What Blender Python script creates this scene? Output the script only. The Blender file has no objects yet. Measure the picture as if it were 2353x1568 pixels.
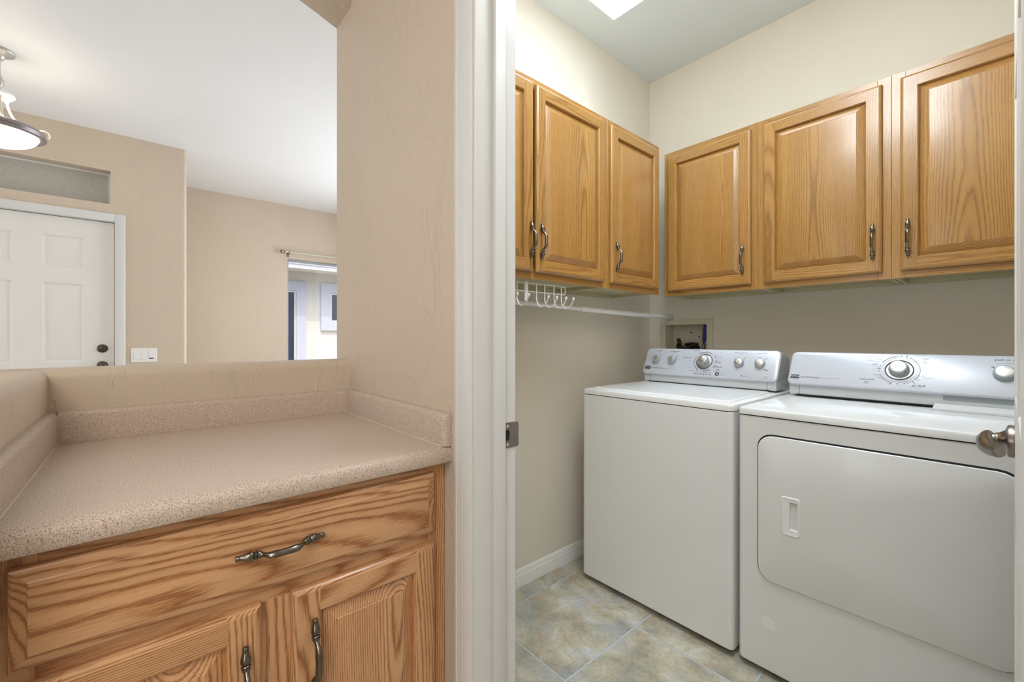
import bpy, bmesh, math, random
from mathutils import Vector, Matrix
random.seed(7)
PI = math.pi
SC = bpy.context.scene
COL = SC.collection
V = Vector

# ------------------------------------------------------------------ camera, world, sun, large lights, exposure
cam = bpy.data.cameras.new('camera')
cam.sensor_width = 36.0
cam.lens = 984.26 / 2353 * 36
cam.shift_y = -6.25 / 2353
cam.clip_start = 0.02
cam.clip_end = 200
camo = bpy.data.objects.new('camera', cam)
COL.objects.link(camo)
camo.location = (0, 0, 1.155)
camo.rotation_euler = (PI / 2, 0, math.radians(49.117))
SC.camera = camo

SC.view_settings.view_transform = 'Standard'
SC.view_settings.look = 'None'
SC.view_settings.gamma = 1.0
SC.view_settings.use_curve_mapping = False
SC.view_settings.exposure = 0.0

W = bpy.data.worlds.new('world')
SC.world = W
W.use_nodes = True
wn = W.node_tree.nodes
wn.clear()
wo = wn.new('ShaderNodeOutputWorld')
wb = wn.new('ShaderNodeBackground')
ws = wn.new('ShaderNodeTexSky')
ws.sky_type = 'NISHITA'
ws.sun_disc = False
ws.sun_elevation = math.radians(62)
ws.sun_rotation = math.radians(90)
ws.dust_density = 5.0
wb.inputs['Strength'].default_value = 0.32
W.node_tree.links.new(ws.outputs[0], wb.inputs[0])
W.node_tree.links.new(wb.outputs[0], wo.inputs[0])

def sun(name, direction, strength, color=(1, 0.95, 0.88)):
    d = bpy.data.lights.new(name, 'SUN')
    d.energy = strength
    d.color = color
    d.angle = math.radians(0.6)
    o = bpy.data.objects.new(name, d)
    COL.objects.link(o)
    o.location = (0, 0, 12)
    o.rotation_euler = V(direction).to_track_quat('-Z', 'Y').to_euler()
    return o

def area(name, loc, direction, sx, sy, watts, color=(1, 1, 1)):
    d = bpy.data.lights.new(name, 'AREA')
    d.shape = 'RECTANGLE'
    d.size, d.size_y = sx, sy
    d.energy = watts
    d.color = color
    o = bpy.data.objects.new(name, d)
    COL.objects.link(o)
    o.location = loc
    o.rotation_euler = V(direction).to_track_quat('-Z', 'Z' if abs(direction[2]) < .9 else 'Y').to_euler()
    return o

sun('sun', (-1, 0.12, -2.12), 1.7)
# added fill lights, unseen, to brighten the rooms
area('hall_fill_light', (0.55, -1.0, 2.70), (0, 0, -1), 1.1, 1.1, 31, (1, 0.95, 0.88))  # added overhead fill for the hall and counter
area('hall_fill_side', (1.22, -1.5, 1.55), (-1, 0.25, -0.05), 1.8, 1.3, 22, (0.90, 0.95, 1.0))  # added side fill standing in for kitchen daylight
area('living_fill_right', (-3.6, 2.5, 1.45), (0.1, -1, 0), 2.6, 1.9, 74, (0.86, 0.93, 1.0))  # added fill from the right side of the living room
area('living_fill_left', (-2.6, -3.5, 1.35), (0, 1, 0.05), 3.2, 2.0, 46, (0.86, 0.93, 1.0))  # added fill from the left side of the living room
area('laundry_fill_light', (-0.45, 1.0, 2.74), (-0.15, 0.1, -1), 0.45, 0.45, 11, (0.84, 0.93, 1.0))  # added downward fill for the laundry, no lamp modelled
_d = bpy.data.lights.new('laundry_fill_point', 'POINT')      # added point fill, unseen, lifting the laundry ceiling and walls
_d.energy, _d.color, _d.shadow_soft_size = 12, (0.86, 0.94, 1.0), 0.12
_o = bpy.data.objects.new('laundry_fill_point', _d)
COL.objects.link(_o)
_o.location = (-0.42, 0.98, 2.45)
SKYLIGHT_STRENGTH = 21.0

# ------------------------------------------------------------------ object helpers
WORLD = {}

def tag(o, label=None, cat=None, group=None, kind=None):
    if label: o['label'] = label
    if cat: o['category'] = cat
    if group: o['group'] = group
    if kind: o['kind'] = kind
    return o

def thing(name, label, cat, loc=(0, 0, 0), group=None):
    o = bpy.data.objects.new(name, None)
    o.empty_display_size = 0.05
    COL.objects.link(o)
    o.location = loc
    WORLD[o] = V(loc)
    return tag(o, label, cat, group)

def structure(name, loc=(0, 0, 0), label=None):
    o = bpy.data.objects.new(name, None)
    COL.objects.link(o)
    o.location = loc
    WORLD[o] = V(loc)
    return tag(o, label, None, None, 'structure')

def IDM(p): return p
def MR(y0): return lambda p: V((p[0], y0 - p[2], p[1]))            # faces -y : a->x, b->z, c->-y
def ML(x0): return lambda p: V((x0 + p[2], p[0], p[1]))            # faces +x : a->y, b->z, c->x
def MD(x0, y0): return lambda p: V((x0 - p[2], y0 - p[0], p[1]))   # faces -x : a->-y

def finish(name, bm, mat, parent=None, M=None, grain=None, ang=35, kind=None):
    lay = None
    if grain is not None:
        lay = bm.verts.layers.float_vector.new('grain')
        ox, oy, oz = random.uniform(-9, 9), random.uniform(-.09, .09), random.uniform(.02, .085)
        ax, cent = grain, None
        n = len(bm.verts)
        cent = sum((v.co for v in bm.verts), V()) / n
        for v in bm.verts:
            d = v.co - cent
            al, ac = (d[0], d[1]) if ax == 0 else (d[1], d[0])
            v[lay] = (al + ox, ac + oy, v.co[2] + oz)
    if M:
        for v in bm.verts: v.co = M(v.co)
    base = WORLD.get(parent, V())
    if base.length > 0:
        for v in bm.verts: v.co -= base
    bmesh.ops.recalc_face_normals(bm, faces=bm.faces)
    lim = math.radians(ang)
    for e in bm.edges:
        if len(e.link_faces) == 2:
            e.smooth = e.calc_face_angle(0) < lim
        else:
            e.smooth = False
    for f in bm.faces: f.smooth = True
    me = bpy.data.meshes.new(name)
    bm.to_mesh(me)
    bm.free()
    if mat is not None:
        for m in (mat if isinstance(mat, (list, tuple)) else [mat]): me.materials.append(m)
    o = bpy.data.objects.new(name, me)
    COL.objects.link(o)
    if parent is not None:
        o.parent = parent
    WORLD[o] = base.copy()
    if name in ('fine_print', 'scale_mark', 'indicator_light', 'seam', 'small_mark'): kind = 'stuff'
    if kind: o['kind'] = kind
    return o

def NB(): return bmesh.new()

def box(bm, a0, a1, b0, b1, c0, c1, bev=0.0, seg=1):
    if a0 > a1: a0, a1 = a1, a0
    if b0 > b1: b0, b1 = b1, b0
    if c0 > c1: c0, c1 = c1, c0
    vs = [bm.verts.new((x, y, z)) for z in (c0, c1) for y in (b0, b1) for x in (a0, a1)]
    fs = [bm.faces.new([vs[i] for i in q]) for q in ((0, 2, 3, 1), (4, 5, 7, 6), (0, 1, 5, 4), (2, 6, 7, 3), (0, 4, 6, 2), (1, 3, 7, 5))]
    if bev > 0:
        es = list({e for f in fs for e in f.edges})
        bmesh.ops.bevel(bm, geom=es, offset=bev, segments=seg, profile=0.5, affect='EDGES')
    return bm

def loft(bm, loops, cap0=True, cap1=True, closed=True):
    rows = [[bm.verts.new(p) for p in L] for L in loops]
    n = len(rows[0])
    for r0, r1 in zip(rows, rows[1:]):
        for i in range(n if closed else n - 1):
            j = (i + 1) % n
            try: bm.faces.new((r0[i], r0[j], r1[j], r1[i]))
            except ValueError: pass
    if cap0: bm.faces.new(rows[0][::-1])
    if cap1: bm.faces.new(rows[-1])
    return rows

def rr(x0, x1, y0, y1, r, n=5):
    """rounded rectangle, n+1 points per corner, counter-clockwise from bottom-left"""
    out = []
    r = max(min(r, (x1 - x0) / 2 - 1e-5, (y1 - y0) / 2 - 1e-5), 1e-5)
    for cx, cy, s in ((x0 + r, y0 + r, PI), (x1 - r, y0 + r, 1.5 * PI), (x1 - r, y1 - r, 0), (x0 + r, y1 - r, .5 * PI)):
        for k in range(n + 1):
            t = s + k / n * PI / 2
            out.append((cx + r * math.cos(t), cy + r * math.sin(t)))
    return out

def rrl(c, *a, **k): return [(x, y, c) for x, y in rr(*a, **k)]

def rects(bm, layers, cap0=True, cap1=True):
    """layers: (c, aL, aR, bL, bR)"""
    return loft(bm, [[(a0, b0, c), (a1, b0, c), (a1, b1, c), (a0, b1, c)] for c, a0, a1, b0, b1 in layers], cap0, cap1)

def frame_from(d):
    d = V(d).normalized()
    u = d.orthogonal().normalized()
    return u, d.cross(u), d

def lathe(bm, prof, org, d, n=24, cap=True):
    u, w, d = frame_from(d)
    org = V(org)
    loops = []
    for r, h in prof:
        r = max(r, 1e-4)
        loops.append([org + d * h + (u * math.cos(2 * PI * k / n) + w * math.sin(2 * PI * k / n)) * r for k in range(n)])
    loft(bm, loops, cap, cap)

def tube(bm, pts, rad, n=8, cap=True, flat=None):
    pts = [V(p) for p in pts]
    if not isinstance(rad, (list, tuple)): rad = [rad] * len(pts)
    T = []
    for i in range(len(pts)):
        a = pts[max(i - 1, 0)]; b = pts[min(i + 1, len(pts) - 1)]
        T.append((b - a).normalized())
    u = T[0].orthogonal().normalized()
    loops = []
    for p, t, r in zip(pts, T, rad):
        u = (u - t * u.dot(t)).normalized()
        w = t.cross(u)
        rx, ry = r if isinstance(r, tuple) else (r, r)
        loops.append([p + u * math.cos(2 * PI * k / n) * rx + w * math.sin(2 * PI * k / n) * ry for k in range(n)])
    loft(bm, loops, cap, cap)

def smoothpath(pts, k=6):
    pts = [V(p) for p in pts]
    P = [pts[0]] + pts + [pts[-1]]
    out = []
    for i in range(1, len(P) - 2):
        p0, p1, p2, p3 = P[i - 1:i + 3]
        for j in range(k):
            t = j / k
            out.append(.5 * ((2 * p1) + (p2 - p0) * t + (2 * p0 - 5 * p1 + 4 * p2 - p3) * t * t + (3 * p1 - p0 - 3 * p2 + p3) * t ** 3))
    out.append(pts[-1])
    return out

def text(name, s, pos, size, mat, parent, M, align='CENTER', ext=0.0003, italic=False, stretch=1.0):
    cu = bpy.data.curves.new('t', 'FONT')
    cu.body = s
    cu.size = size
    cu.align_x = align
    cu.align_y = 'CENTER'
    cu.extrude = ext
    cu.resolution_u = 3
    if italic: cu.shear = 0.25
    ob = bpy.data.objects.new('t', cu)
    COL.objects.link(ob)
    dg = bpy.context.evaluated_depsgraph_get()
    me = bpy.data.meshes.new_from_object(ob.evaluated_get(dg))
    bpy.data.objects.remove(ob)
    bm = NB()
    bm.from_mesh(me)
    bpy.data.meshes.remove(me)
    for v in bm.verts: v.co = V((v.co.x * stretch + pos[0], v.co.y + pos[1], v.co.z + pos[2]))
    return finish(name, bm, mat, parent, M)

# ------------------------------------------------------------------ materials
def lin(r, g, b):
    f = lambda c: (c / 255 / 12.92) if c <= 10 else ((c / 255 + .055) / 1.055) ** 2.4
    return (f(r), f(g), f(b), 1)

class NT:
    def __init__(self, name):
        self.m = bpy.data.materials.new(name)
        self.m.use_nodes = True
        self.t = self.m.node_tree
        self.t.nodes.clear()
        self.out = self.t.nodes.new('ShaderNodeOutputMaterial')
        self.b = self.t.nodes.new('ShaderNodeBsdfPrincipled')
        self.t.links.new(self.b.outputs[0], self.out.inputs[0])
    def n(self, typ, **k):
        nd = self.t.nodes.new(typ)
        for a, v in k.items():
            if hasattr(nd, a): setattr(nd, a, v)
            else: nd.inputs[a].default_value = v
        return nd
    def l(self, a, b): self.t.links.new(a, b)
    def obj(self): return self.n('ShaderNodeTexCoord').outputs['Object']
    def math(self, op, a, b=None):
        nd = self.n('ShaderNodeMath', operation=op)
        for i, x in enumerate((a, b)):
            if x is None: continue
            if isinstance(x, (int, float)): nd.inputs[i].default_value = x
            else: self.l(x, nd.inputs[i])
        return nd.outputs[0]
    def scale(self, vec, s):
        nd = self.n('ShaderNodeVectorMath', operation='MULTIPLY')
        self.l(vec, nd.inputs[0]); nd.inputs[1].default_value = s
        return nd.outputs[0]
    def noise(self, vec, sc, detail=2, rough=.5, dist=0):
        nd = self.n('ShaderNodeTexNoise')
        nd.inputs['Scale'].default_value = sc
        nd.inputs['Detail'].default_value = detail
        nd.inputs['Roughness'].default_value = rough
        nd.inputs['Distortion'].default_value = dist
        if vec is not None: self.l(vec, nd.inputs['Vector'])
        return nd.outputs['Fac']
    def ramp(self, fac, stops, interp='LINEAR'):
        nd = self.n('ShaderNodeValToRGB')
        cr = nd.color_ramp
        cr.interpolation = interp
        while len(cr.elements) < len(stops): cr.elements.new(.5)
        for e, (p, c) in zip(cr.elements, stops):
            e.position = p
            e.color = c if len(c) == 4 else (*c, 1)
        self.l(fac, nd.inputs[0])
        return nd.outputs[0]
    def mix(self, fac, a, b, typ='MIX'):
        nd = self.n('ShaderNodeMix', data_type='RGBA', blend_type=typ)
        for i, x in ((0, fac), (6, a), (7, b)):
            if isinstance(x, (int, float, tuple)): nd.inputs[i].default_value = x
            else: self.l(x, nd.inputs[i])
        return nd.outputs[2]
    def bump(self, h, strength=.3, dist=.002):
        nd = self.n('ShaderNodeBump')
        nd.inputs['Strength'].default_value = strength
        nd.inputs['Distance'].default_value = dist
        self.l(h, nd.inputs['Height'])
        self.l(nd.outputs[0], self.b.inputs['Normal'])
    def set(self, **k):
        for a, v in k.items():
            i = self.b.inputs[a.replace('_', ' ')]
            if hasattr(v, 'links'): self.l(v, i)
            else: i.default_value = v
        return self

def plain(name, col, rough=.5, metal=0, var=.04, scale=8, spec=.5, coat=0):
    N = NT(name)
    f = N.noise(N.obj(), scale, 3)
    d = tuple(c * (1 - var) for c in col[:3]) + (1,)
    l = tuple(min(1, c * (1 + var)) for c in col[:3]) + (1,)
    N.set(Base_Color=N.ramp(f, [(.3, d), (.7, l)]), Roughness=rough, Metallic=metal)
    N.b.inputs['Specular IOR Level'].default_value = spec
    if coat: N.b.inputs['Coat Weight'].default_value = coat
    return N.m

def plaster(name, col, bumpk=.35):
    N = NT(name)
    o = N.obj()
    w = N.noise(N.scale(o, (1, 1, .55)), 5, 6, .6, 1.2)
    ridge = N.ramp(w, [(.46, (0, 0, 0)), (.5, (1, 1, 1)), (.515, (.35, .35, .35)), (.62, (.5, .5, .5))])
    fine = N.noise(o, 130, 3)
    h = N.math('ADD', N.math('MULTIPLY', ridge, .8), N.math('MULTIPLY', fine, .25))
    var = N.noise(o, 1.7, 3)
    d = tuple(c * .97 for c in col[:3]) + (1,)
    N.set(Base_Color=N.ramp(var, [(.3, d), (.7, col)]), Roughness=.5)
    N.b.inputs['Specular IOR Level'].default_value = .3
    N.bump(h, bumpk, .0016)
    return N.m

def wood(name, light, mid, dark, rough=.33, freq=150, slope=.024, wav=.018, jagk=.7):
    N = NT(name)
    g = N.n('ShaderNodeAttribute', attribute_name='grain').outputs['Vector']
    sx = N.n('ShaderNodeSeparateXYZ'); N.l(g, sx.inputs[0])
    u, v, w = sx.outputs
    n1 = N.noise(N.scale(g, (.8, 3.5, 3.5)), 1, 2, .4)
    n2 = N.noise(N.scale(g, (1.3, 5, 5)), 1.7, 2, .4)
    v2 = N.math('ADD', v, N.math('MULTIPLY', N.math('SUBTRACT', n1, .5), .032))
    w2 = N.math('ADD', N.math('ADD', w, N.math('MULTIPLY', u, slope)), N.math('MULTIPLY', N.math('SUBTRACT', n2, .5), wav))
    r = N.math('POWER', N.math('ADD', N.math('MULTIPLY', v2, v2), N.math('MULTIPLY', w2, w2)), .5)
    jag = N.noise(N.scale(g, (30, 620, 620)), 1, 3, .65)
    ring = N.math('FRACT', N.math('ADD', N.math('MULTIPLY', r, freq), N.math('MULTIPLY', jag, jagk)))
    tone = N.ramp(ring, [(0, light), (.40, light), (.58, mid), (.68, dark), (.76, dark), (.88, mid), (1, light)])
    pore = N.noise(N.scale(g, (18, 700, 700)), 1, 2, .7)
    pm = N.ramp(pore, [(.50, (0, 0, 0)), (.62, (1, 1, 1))])
    band = N.ramp(ring, [(.25, (.25, .25, .25)), (.8, (1, 1, 1))])
    pf = N.math('MULTIPLY', N.math('MULTIPLY', pm, band), .42)
    pc = N.mix(pf, tone, tuple(c * .55 for c in dark[:3]) + (1,))
    big = N.noise(N.scale(g, (.9, 16, 16)), 1, 2)
    colr = N.mix(1.0, pc, N.ramp(big, [(.3, (.86, .85, .83)), (.7, (1.06, 1.05, 1.02))]), 'MULTIPLY')
    N.set(Base_Color=colr, Roughness=rough)
    N.b.inputs['Specular IOR Level'].default_value = .5
    N.b.inputs['Coat Weight'].default_value = .45
    N.b.inputs['Coat Roughness'].default_value = .2
    N.bump(N.math('SUBTRACT', 1.0, pf), .12, .0006)
    return N.m

def counter_mat():
    N = NT('speckled_laminate')
    o = N.obj()
    a = N.noise(o, 640, 2, .6)
    b = N.noise(o, 900, 1, .5)
    c = N.noise(o, 420, 2, .6)
    base = N.ramp(c, [(.35, lin(192, 172, 156)), (.65, lin(215, 198, 182))])
    c1 = N.mix(N.ramp(a, [(.54, (0, 0, 0)), (.61, (1, 1, 1))]), base, lin(134, 117, 109))
    c2 = N.mix(N.ramp(b, [(.60, (0, 0, 0)), (.66, (1, 1, 1))]), c1, lin(226, 212, 198))
    N.set(Base_Color=c2, Roughness=.42)
    N.b.inputs['Specular IOR Level'].default_value = .4
    return N.m

def tile_mat():
    N = NT('mottled_floor_tile')
    gi = N.n('ShaderNodeObjectInfo')
    o = N.n('ShaderNodeVectorMath', operation='ADD')
    N.l(N.obj(), o.inputs[0])
    sc = N.n('ShaderNodeVectorMath', operation='SCALE')
    N.l(gi.outputs['Location'], sc.inputs[0]); sc.inputs['Scale'].default_value = 3.7
    N.l(sc.outputs[0], o.inputs[1])
    p = o.outputs[0]
    n1 = N.noise(p, 6, 6, .62, .4)
    n2 = N.noise(p, 13, 5, .65, .2)
    n3 = N.noise(p, 60, 4, .7)
    n4 = N.noise(p, 4, 4, .6)
    c = N.ramp(n1, [(.32, lin(126, 126, 118)), (.44, lin(160, 154, 136)), (.56, lin(186, 178, 156)), (.68, lin(198, 200, 198))])
    c = N.mix(N.ramp(n2, [(.5, (0, 0, 0)), (.68, (.7, .7, .7))]), c, lin(168, 142, 106))
    c = N.mix(N.ramp(n4, [(.48, (0, 0, 0)), (.66, (.75, .75, .75))]), c, lin(160, 163, 163))
    c = N.mix(N.ramp(n3, [(.50, (0, 0, 0)), (.72, (.5, .5, .5))]), c, lin(120, 108, 84))
    N.set(Base_Color=c, Roughness=.38)
    N.bump(N.math('ADD', n2, N.math('MULTIPLY', n3, .5)), .12, .002)
    return N.m

def pewter():
    N = NT('antique_pewter')
    f = N.noise(N.obj(), 60, 2)
    N.set(Base_Color=N.ramp(f, [(.2, lin(104, 98, 90)), (.8, lin(132, 126, 117))]), Metallic=1.0, Roughness=.24)
    return N.m

def glass(name, tint=(.95, .97, .97, 1), refl=.12):
    N = NT(name)
    N.t.nodes.remove(N.b)
    tr = N.n('ShaderNodeBsdfTransparent'); tr.inputs[0].default_value = tint
    gl = N.n('ShaderNodeBsdfGlossy'); gl.inputs['Roughness'].default_value = .02
    fr = N.n('ShaderNodeFresnel'); fr.inputs[0].default_value = 1.2
    mx = N.n('ShaderNodeMixShader')
    N.l(fr.outputs[0], mx.inputs[0]); N.l(tr.outputs[0], mx.inputs[1]); N.l(gl.outputs[0], mx.inputs[2])
    N.l(mx.outputs[0], N.out.inputs[0])
    return N.m

def emit(name, col, strength):
    N = NT(name)
    N.set(Base_Color=col, Roughness=.4)
    N.b.inputs['Emission Color'].default_value = col
    N.b.inputs['Emission Strength'].default_value = strength
    return N.m

M_WALL = plaster('beige_wall_paint', lin(207, 191, 172), .8)
M_LAUN = plaster('skylit_wall_paint', lin(227, 218, 202), .3)  # same wall paint, cool skylight put into its colour as lighter cream
M_CEILW = plaster('white_laundry_ceiling_paint', lin(232, 237, 244), .12)
M_CEIL = plaster('white_ceiling_paint', lin(237, 238, 239), .12)
M_TRIM = plain('white_trim_enamel', lin(216, 216, 214), .35, var=.015)
M_DOORW = plain('white_door_enamel', lin(232, 230, 225), .42, var=.015)
M_OAKU = wood('honey_oak_lit', lin(178, 133, 72), lin(170, 124, 64), lin(150, 106, 53), .27, 250, .010, .016, .8)  # same oak as the base cabinet; yellower laundry light is in the colour
M_OAKB = wood('red_honey_oak', lin(212, 164, 120), lin(198, 146, 100), lin(160, 104, 62), .32, 260)
M_CREAM = plain('cream_laminate', lin(196, 188, 150), .5, var=.03)
M_COUNTER = counter_mat()
M_TILE = tile_mat()
M_GROUT = plain('grey_grout', lin(172, 180, 184), .85, var=.06, scale=40)
M_PEW = pewter()
M_ENAM = plain('white_appliance_enamel', lin(226, 226, 224), .28, var=.008, coat=.4)
M_PANEL = plain('silver_white_console', lin(198, 201, 209), .3, .15, var=.01)
M_BAND = plain('pale_grey_plastic', lin(206, 210, 212), .4, var=.01)
M_KNOB = plain('grey_knob_plastic', lin(158, 166, 168), .35, var=.02)
M_CHROME = plain('brushed_knob_cap', lin(226, 227, 228), .24, .9, var=.03, scale=60)
M_DARK = plain('dark_gap', lin(24, 23, 22), .7, var=.05)
M_INK = plain('grey_ink', lin(84, 88, 94), .6, var=.02)
M_INKL = plain('pale_grey_ink', lin(150, 154, 160), .6, var=.02)
M_BADGE = plain('black_badge', lin(26, 27, 30), .35, var=.02)
M_WHITEP = plain('white_plastic', lin(234, 234, 232), .4, var=.01)
M_WIRE = plain('white_coated_wire', lin(236, 235, 232), .35, var=.01)
M_BOXP = plain('aged_white_plastic', lin(206, 200, 178), .5, var=.03)
M_BLUE = plain('blue_rubber', lin(34, 52, 140), .45, var=.06)
M_BLACK = plain('black_rubber', lin(26, 22, 20), .5, var=.1)
M_NICK = plain('satin_nickel', lin(150, 143, 136), .3, 1.0, var=.05, scale=50)
M_BRONZE = plain('dark_bronze', lin(92, 82, 76), .35, .9, var=.08, scale=70)
M_SILV = plain('brushed_silver', lin(196, 194, 191), .4, .6, var=.04)
M_RIM = plain('mauve_grey_metal', lin(150, 142, 144), .35, .6, var=.04)
M_WFRAME = plain('grey_window_frame', lin(168, 174, 184), .5, var=.03)
M_GLASS = glass('window_glass')
M_CARPET = plain('beige_carpet', lin(194, 187, 178), .95, var=.1, scale=220)
M_CAULK = plain('caulk', lin(222, 208, 190), .5, var=.03)
M_SKY = emit('skylight_diffuser', (.80, .91, 1.0, 1), SKYLIGHT_STRENGTH)
M_BOWL = emit('lit_alabaster_glass', (1.0, .93, .80, 1), 1.5)
M_STUCCO = plaster('white_stucco', lin(222, 220, 214), .5)
M_STUCB = plaster('blue_grey_stucco', lin(200, 205, 219), .5)
M_FASC = plain('pale_blue_fascia', lin(228, 232, 240), .6, var=.03)
M_DGLASS = plain('dark_window_glass', lin(58, 68, 84), .15, var=.05)
M_ROOFT = plain('clay_roof_tile', lin(176, 142, 120), .8, var=.15, scale=20)
M_GROUND = plain('desert_gravel', lin(198, 190, 180), .95, var=.15, scale=90)

def frosted():
    N = NT('frosted_transom_glass')
    o = N.scale(N.obj(), (1, 5, 16))
    f = N.noise(o, 9, 5, .65, .6)
    N.set(Base_Color=N.ramp(f, [(.3, lin(166, 165, 156)), (.7, lin(188, 187, 178))]), Roughness=.35)
    N.bump(f, .3, .004)
    return N.m
M_FROST = frosted()

# ------------------------------------------------------------------ setting: shell
YW, YL = 0.525, 0.635          # hall face and laundry face of the door wall
XL, XR, YB = -1.488, 0.16, 2.447
XJ, XJR = -0.723, 0.045        # door jamb faces
ZC, ZCL = 2.75, 2.776
XE, XF = -4.55, -5.64
DH = 2.045

def struct(name, boxes, mat, parent=None, label=None):
    bm = NB()
    for b in boxes: box(bm, *b)
    o = finish(name, bm, mat, parent)
    if parent is None: tag(o, label, None, None, 'structure')
    return o

floor = struct('floor', [(-5.8, 1.4, -3.75, 2.7, -.16, -.0022)], M_GROUT)
carp = struct('carpet', [(-5.64, -1.60, -3.6, 2.6, -.0022, 0.004)], M_CARPET, floor)
# floor tiles: laundry and hall, each its own piece
TX, TY, P1, P2, J = -1.395, 1.083, .42, .417, .0035
tile_meshes = {}
def tile(x0, x1, y0, y1):
    key = (round(x1 - x0, 3), round(y1 - y0, 3))
    if key not in tile_meshes:
        bm = NB()
        hx, hy = (x1 - x0) / 2, (y1 - y0) / 2
        rects(bm, [(-.004, -hx, hx, -hy, hy), (-.0012, -hx, hx, -hy, hy), (0, -hx + .0016, hx - .0016, -hy + .0016, hy - .0016)], False, True)
        o = finish('tile', bm, M_TILE, floor)
        tile_meshes[key] = o.data
    else:
        o = bpy.data.objects.new('tile', tile_meshes[key])
        COL.objects.link(o)
        o.parent = floor
    o.location = ((x0 + x1) / 2, (y0 + y1) / 2, 0)
for i in range(-1, 8):
    for j in range(-8, 5):
        x0, x1 = TX + i * P1 + J, TX + (i + 1) * P1 - J
        y0, y1 = TY + j * P2 + J, TY + (j + 1) * P2 - J
        if y0 > YW - .05: x0, x1 = max(x0, XL + .004), min(x1, XR - .004)
        y1 = min(y1, YB - .004)
        if y1 < YW and x0 < -1.40: x0 = max(x0, -1.41)
        if x1 - x0 > .03 and y1 - y0 > .03: tile(x0, x1, y0, y1)

struct('ceiling', [(-5.8, 1.4, -3.75, .58, ZC, ZC + .15), (-5.8, -1.60, .58, 2.7, ZC, ZC + .15)], M_CEIL)
SX0, SX1, SY0, SY1 = -1.31, -.40, 1.22, 1.82  # unseen extent widened, shaft deepened, to even the light on the walls
lc = struct('ceiling.001', [(-1.6, SX0, .58, 2.57, ZCL, ZCL + .12), (SX1, .28, .58, 2.57, ZCL, ZCL + .12),
                       (SX0, SX1, .58, SY0, ZCL, ZCL + .12), (SX0, SX1, SY1, 2.57, ZCL, ZCL + .12)], M_CEILW)
sk = structure('window_3', (SX0, SY0, ZCL), 'square skylight shaft in the laundry ceiling')
t = .03
struct('skylight_shaft', [(SX0 - t, SX0, SY0 - t, SY1 + t, ZCL + .12, ZCL + 1.2), (SX1, SX1 + t, SY0 - t, SY1 + t, ZCL + .12, ZCL + 1.2),
                          (SX0, SX1, SY0 - t, SY0, ZCL + .12, ZCL + 1.2), (SX0, SX1, SY1, SY1 + t, ZCL + .12, ZCL + 1.2)], M_CEIL, sk)
struct('skylight_pane', [(SX0 - t, SX1 + t, SY0 - t, SY1 + t, ZCL + 1.2, ZCL + 1.22)], M_SKY, sk)

struct('wall_left', [(-1.60, XL, YL, 2.57, 0, ZCL + .12)], M_LAUN)
# back wall with the opening of the washer box
BX0, BX1, BZ0, BZ1 = -1.375, -1.122, 1.03, 1.238
struct('wall_back', [(XL, BX0, YB, YB + .12, 0, ZCL), (BX1, XR, YB, YB + .12, 0, ZCL), (BX0, BX1, YB, YB + .12, 0, BZ0),
                     (BX0, BX1, YB, YB + .12, BZ1, ZCL), (BX0, BX1, YB + .09, YB + .12, BZ0, BZ1)], M_LAUN)
struct('wall_right', [(XR, .28, YL, 2.57, 0, ZCL)], M_LAUN)
# door wall: hall side beige, laundry side in the skylit copy of that paint
struct('wall_front', [(-1.556, XJ - .02, YW, .58, 0, ZC), (XJR + .02, 1.3, YW, .58, 0, ZC), (XJ - .02, XJR + .02, YW, .58, DH + .02, ZC)], M_WALL)
struct('wall_front.001', [(-1.60, XJ - .02, .58, YL, 0, ZCL), (XJR + .02, .28, .58, YL, 0, ZCL), (XJ - .02, XJR + .02, .58, YL, DH + .02, ZCL)], M_LAUN)
struct('wall_laundry_outside', [(-1.64, -1.60, .58, 2.7, 0, ZC)], M_WALL)['label'] = 'beige outer face of laundry wall towards living room'

# low walls with rounded tops behind and beside the counter
PX0, PX1, PZ = -1.556, -1.424, 1.083
def bull(w0, w1, z0, z1, r=.022, n=6):
    pts = [(w0, z0)]
    for k in range(n + 1):
        t = PI - k / n * PI / 2
        pts.append((w0 + r + r * math.cos(t), z1 - r + r * math.sin(t)))
    for k in range(n + 1):
        t = PI / 2 - k / n * PI / 2
        pts.append((w1 - r + r * math.cos(t), z1 - r + r * math.sin(t)))
    pts.append((w1, z0))
    return pts
bm = NB()
pf = bull(PX0, PX1, 0, PZ)
loft(bm, [[(x, y, z) for x, z in pf] for y in (-1.3, YW)])
tag(finish('wall_low', bm, M_WALL, ang=50), 'low beige wall with rounded top behind the counter', None, None, 'structure')
bm = NB()
pf = bull(-.29, -.16, 0, PZ)
loft(bm, [[(x, y, z) for y, z in pf] for x in (PX1 - .03, -.70)])
tag(finish('wall_low.001', bm, M_WALL, ang=50), 'low beige wall with rounded top at the left end of the counter', None, None, 'structure')
# arched header over the low wall, and the column at its far end
bm = NB()
N_, zs, rise = 28, 2.254, .15
half = (YW + 1.3) / 2
R_ = (half * half + rise * rise) / (2 * rise)
loops = []
for k in range(N_ + 1):
    y = -1.3 + (YW + 1.3) * k / N_
    dy = y - (YW - half)
    z = zs + math.sqrt(R_ * R_ - dy * dy) - (R_ - rise)
    loops.append([(PX0, y, z), (PX1, y, z), (PX1, y, ZC), (PX0, y, ZC)])
loft(bm, loops)
tag(finish('wall_arch', bm, M_WALL), 'arched beige header over the low wall', None, None, 'structure')
struct('wall_arch_column', [(PX0, PX1, -1.43, -1.3, 0, ZC)], M_WALL)

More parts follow.
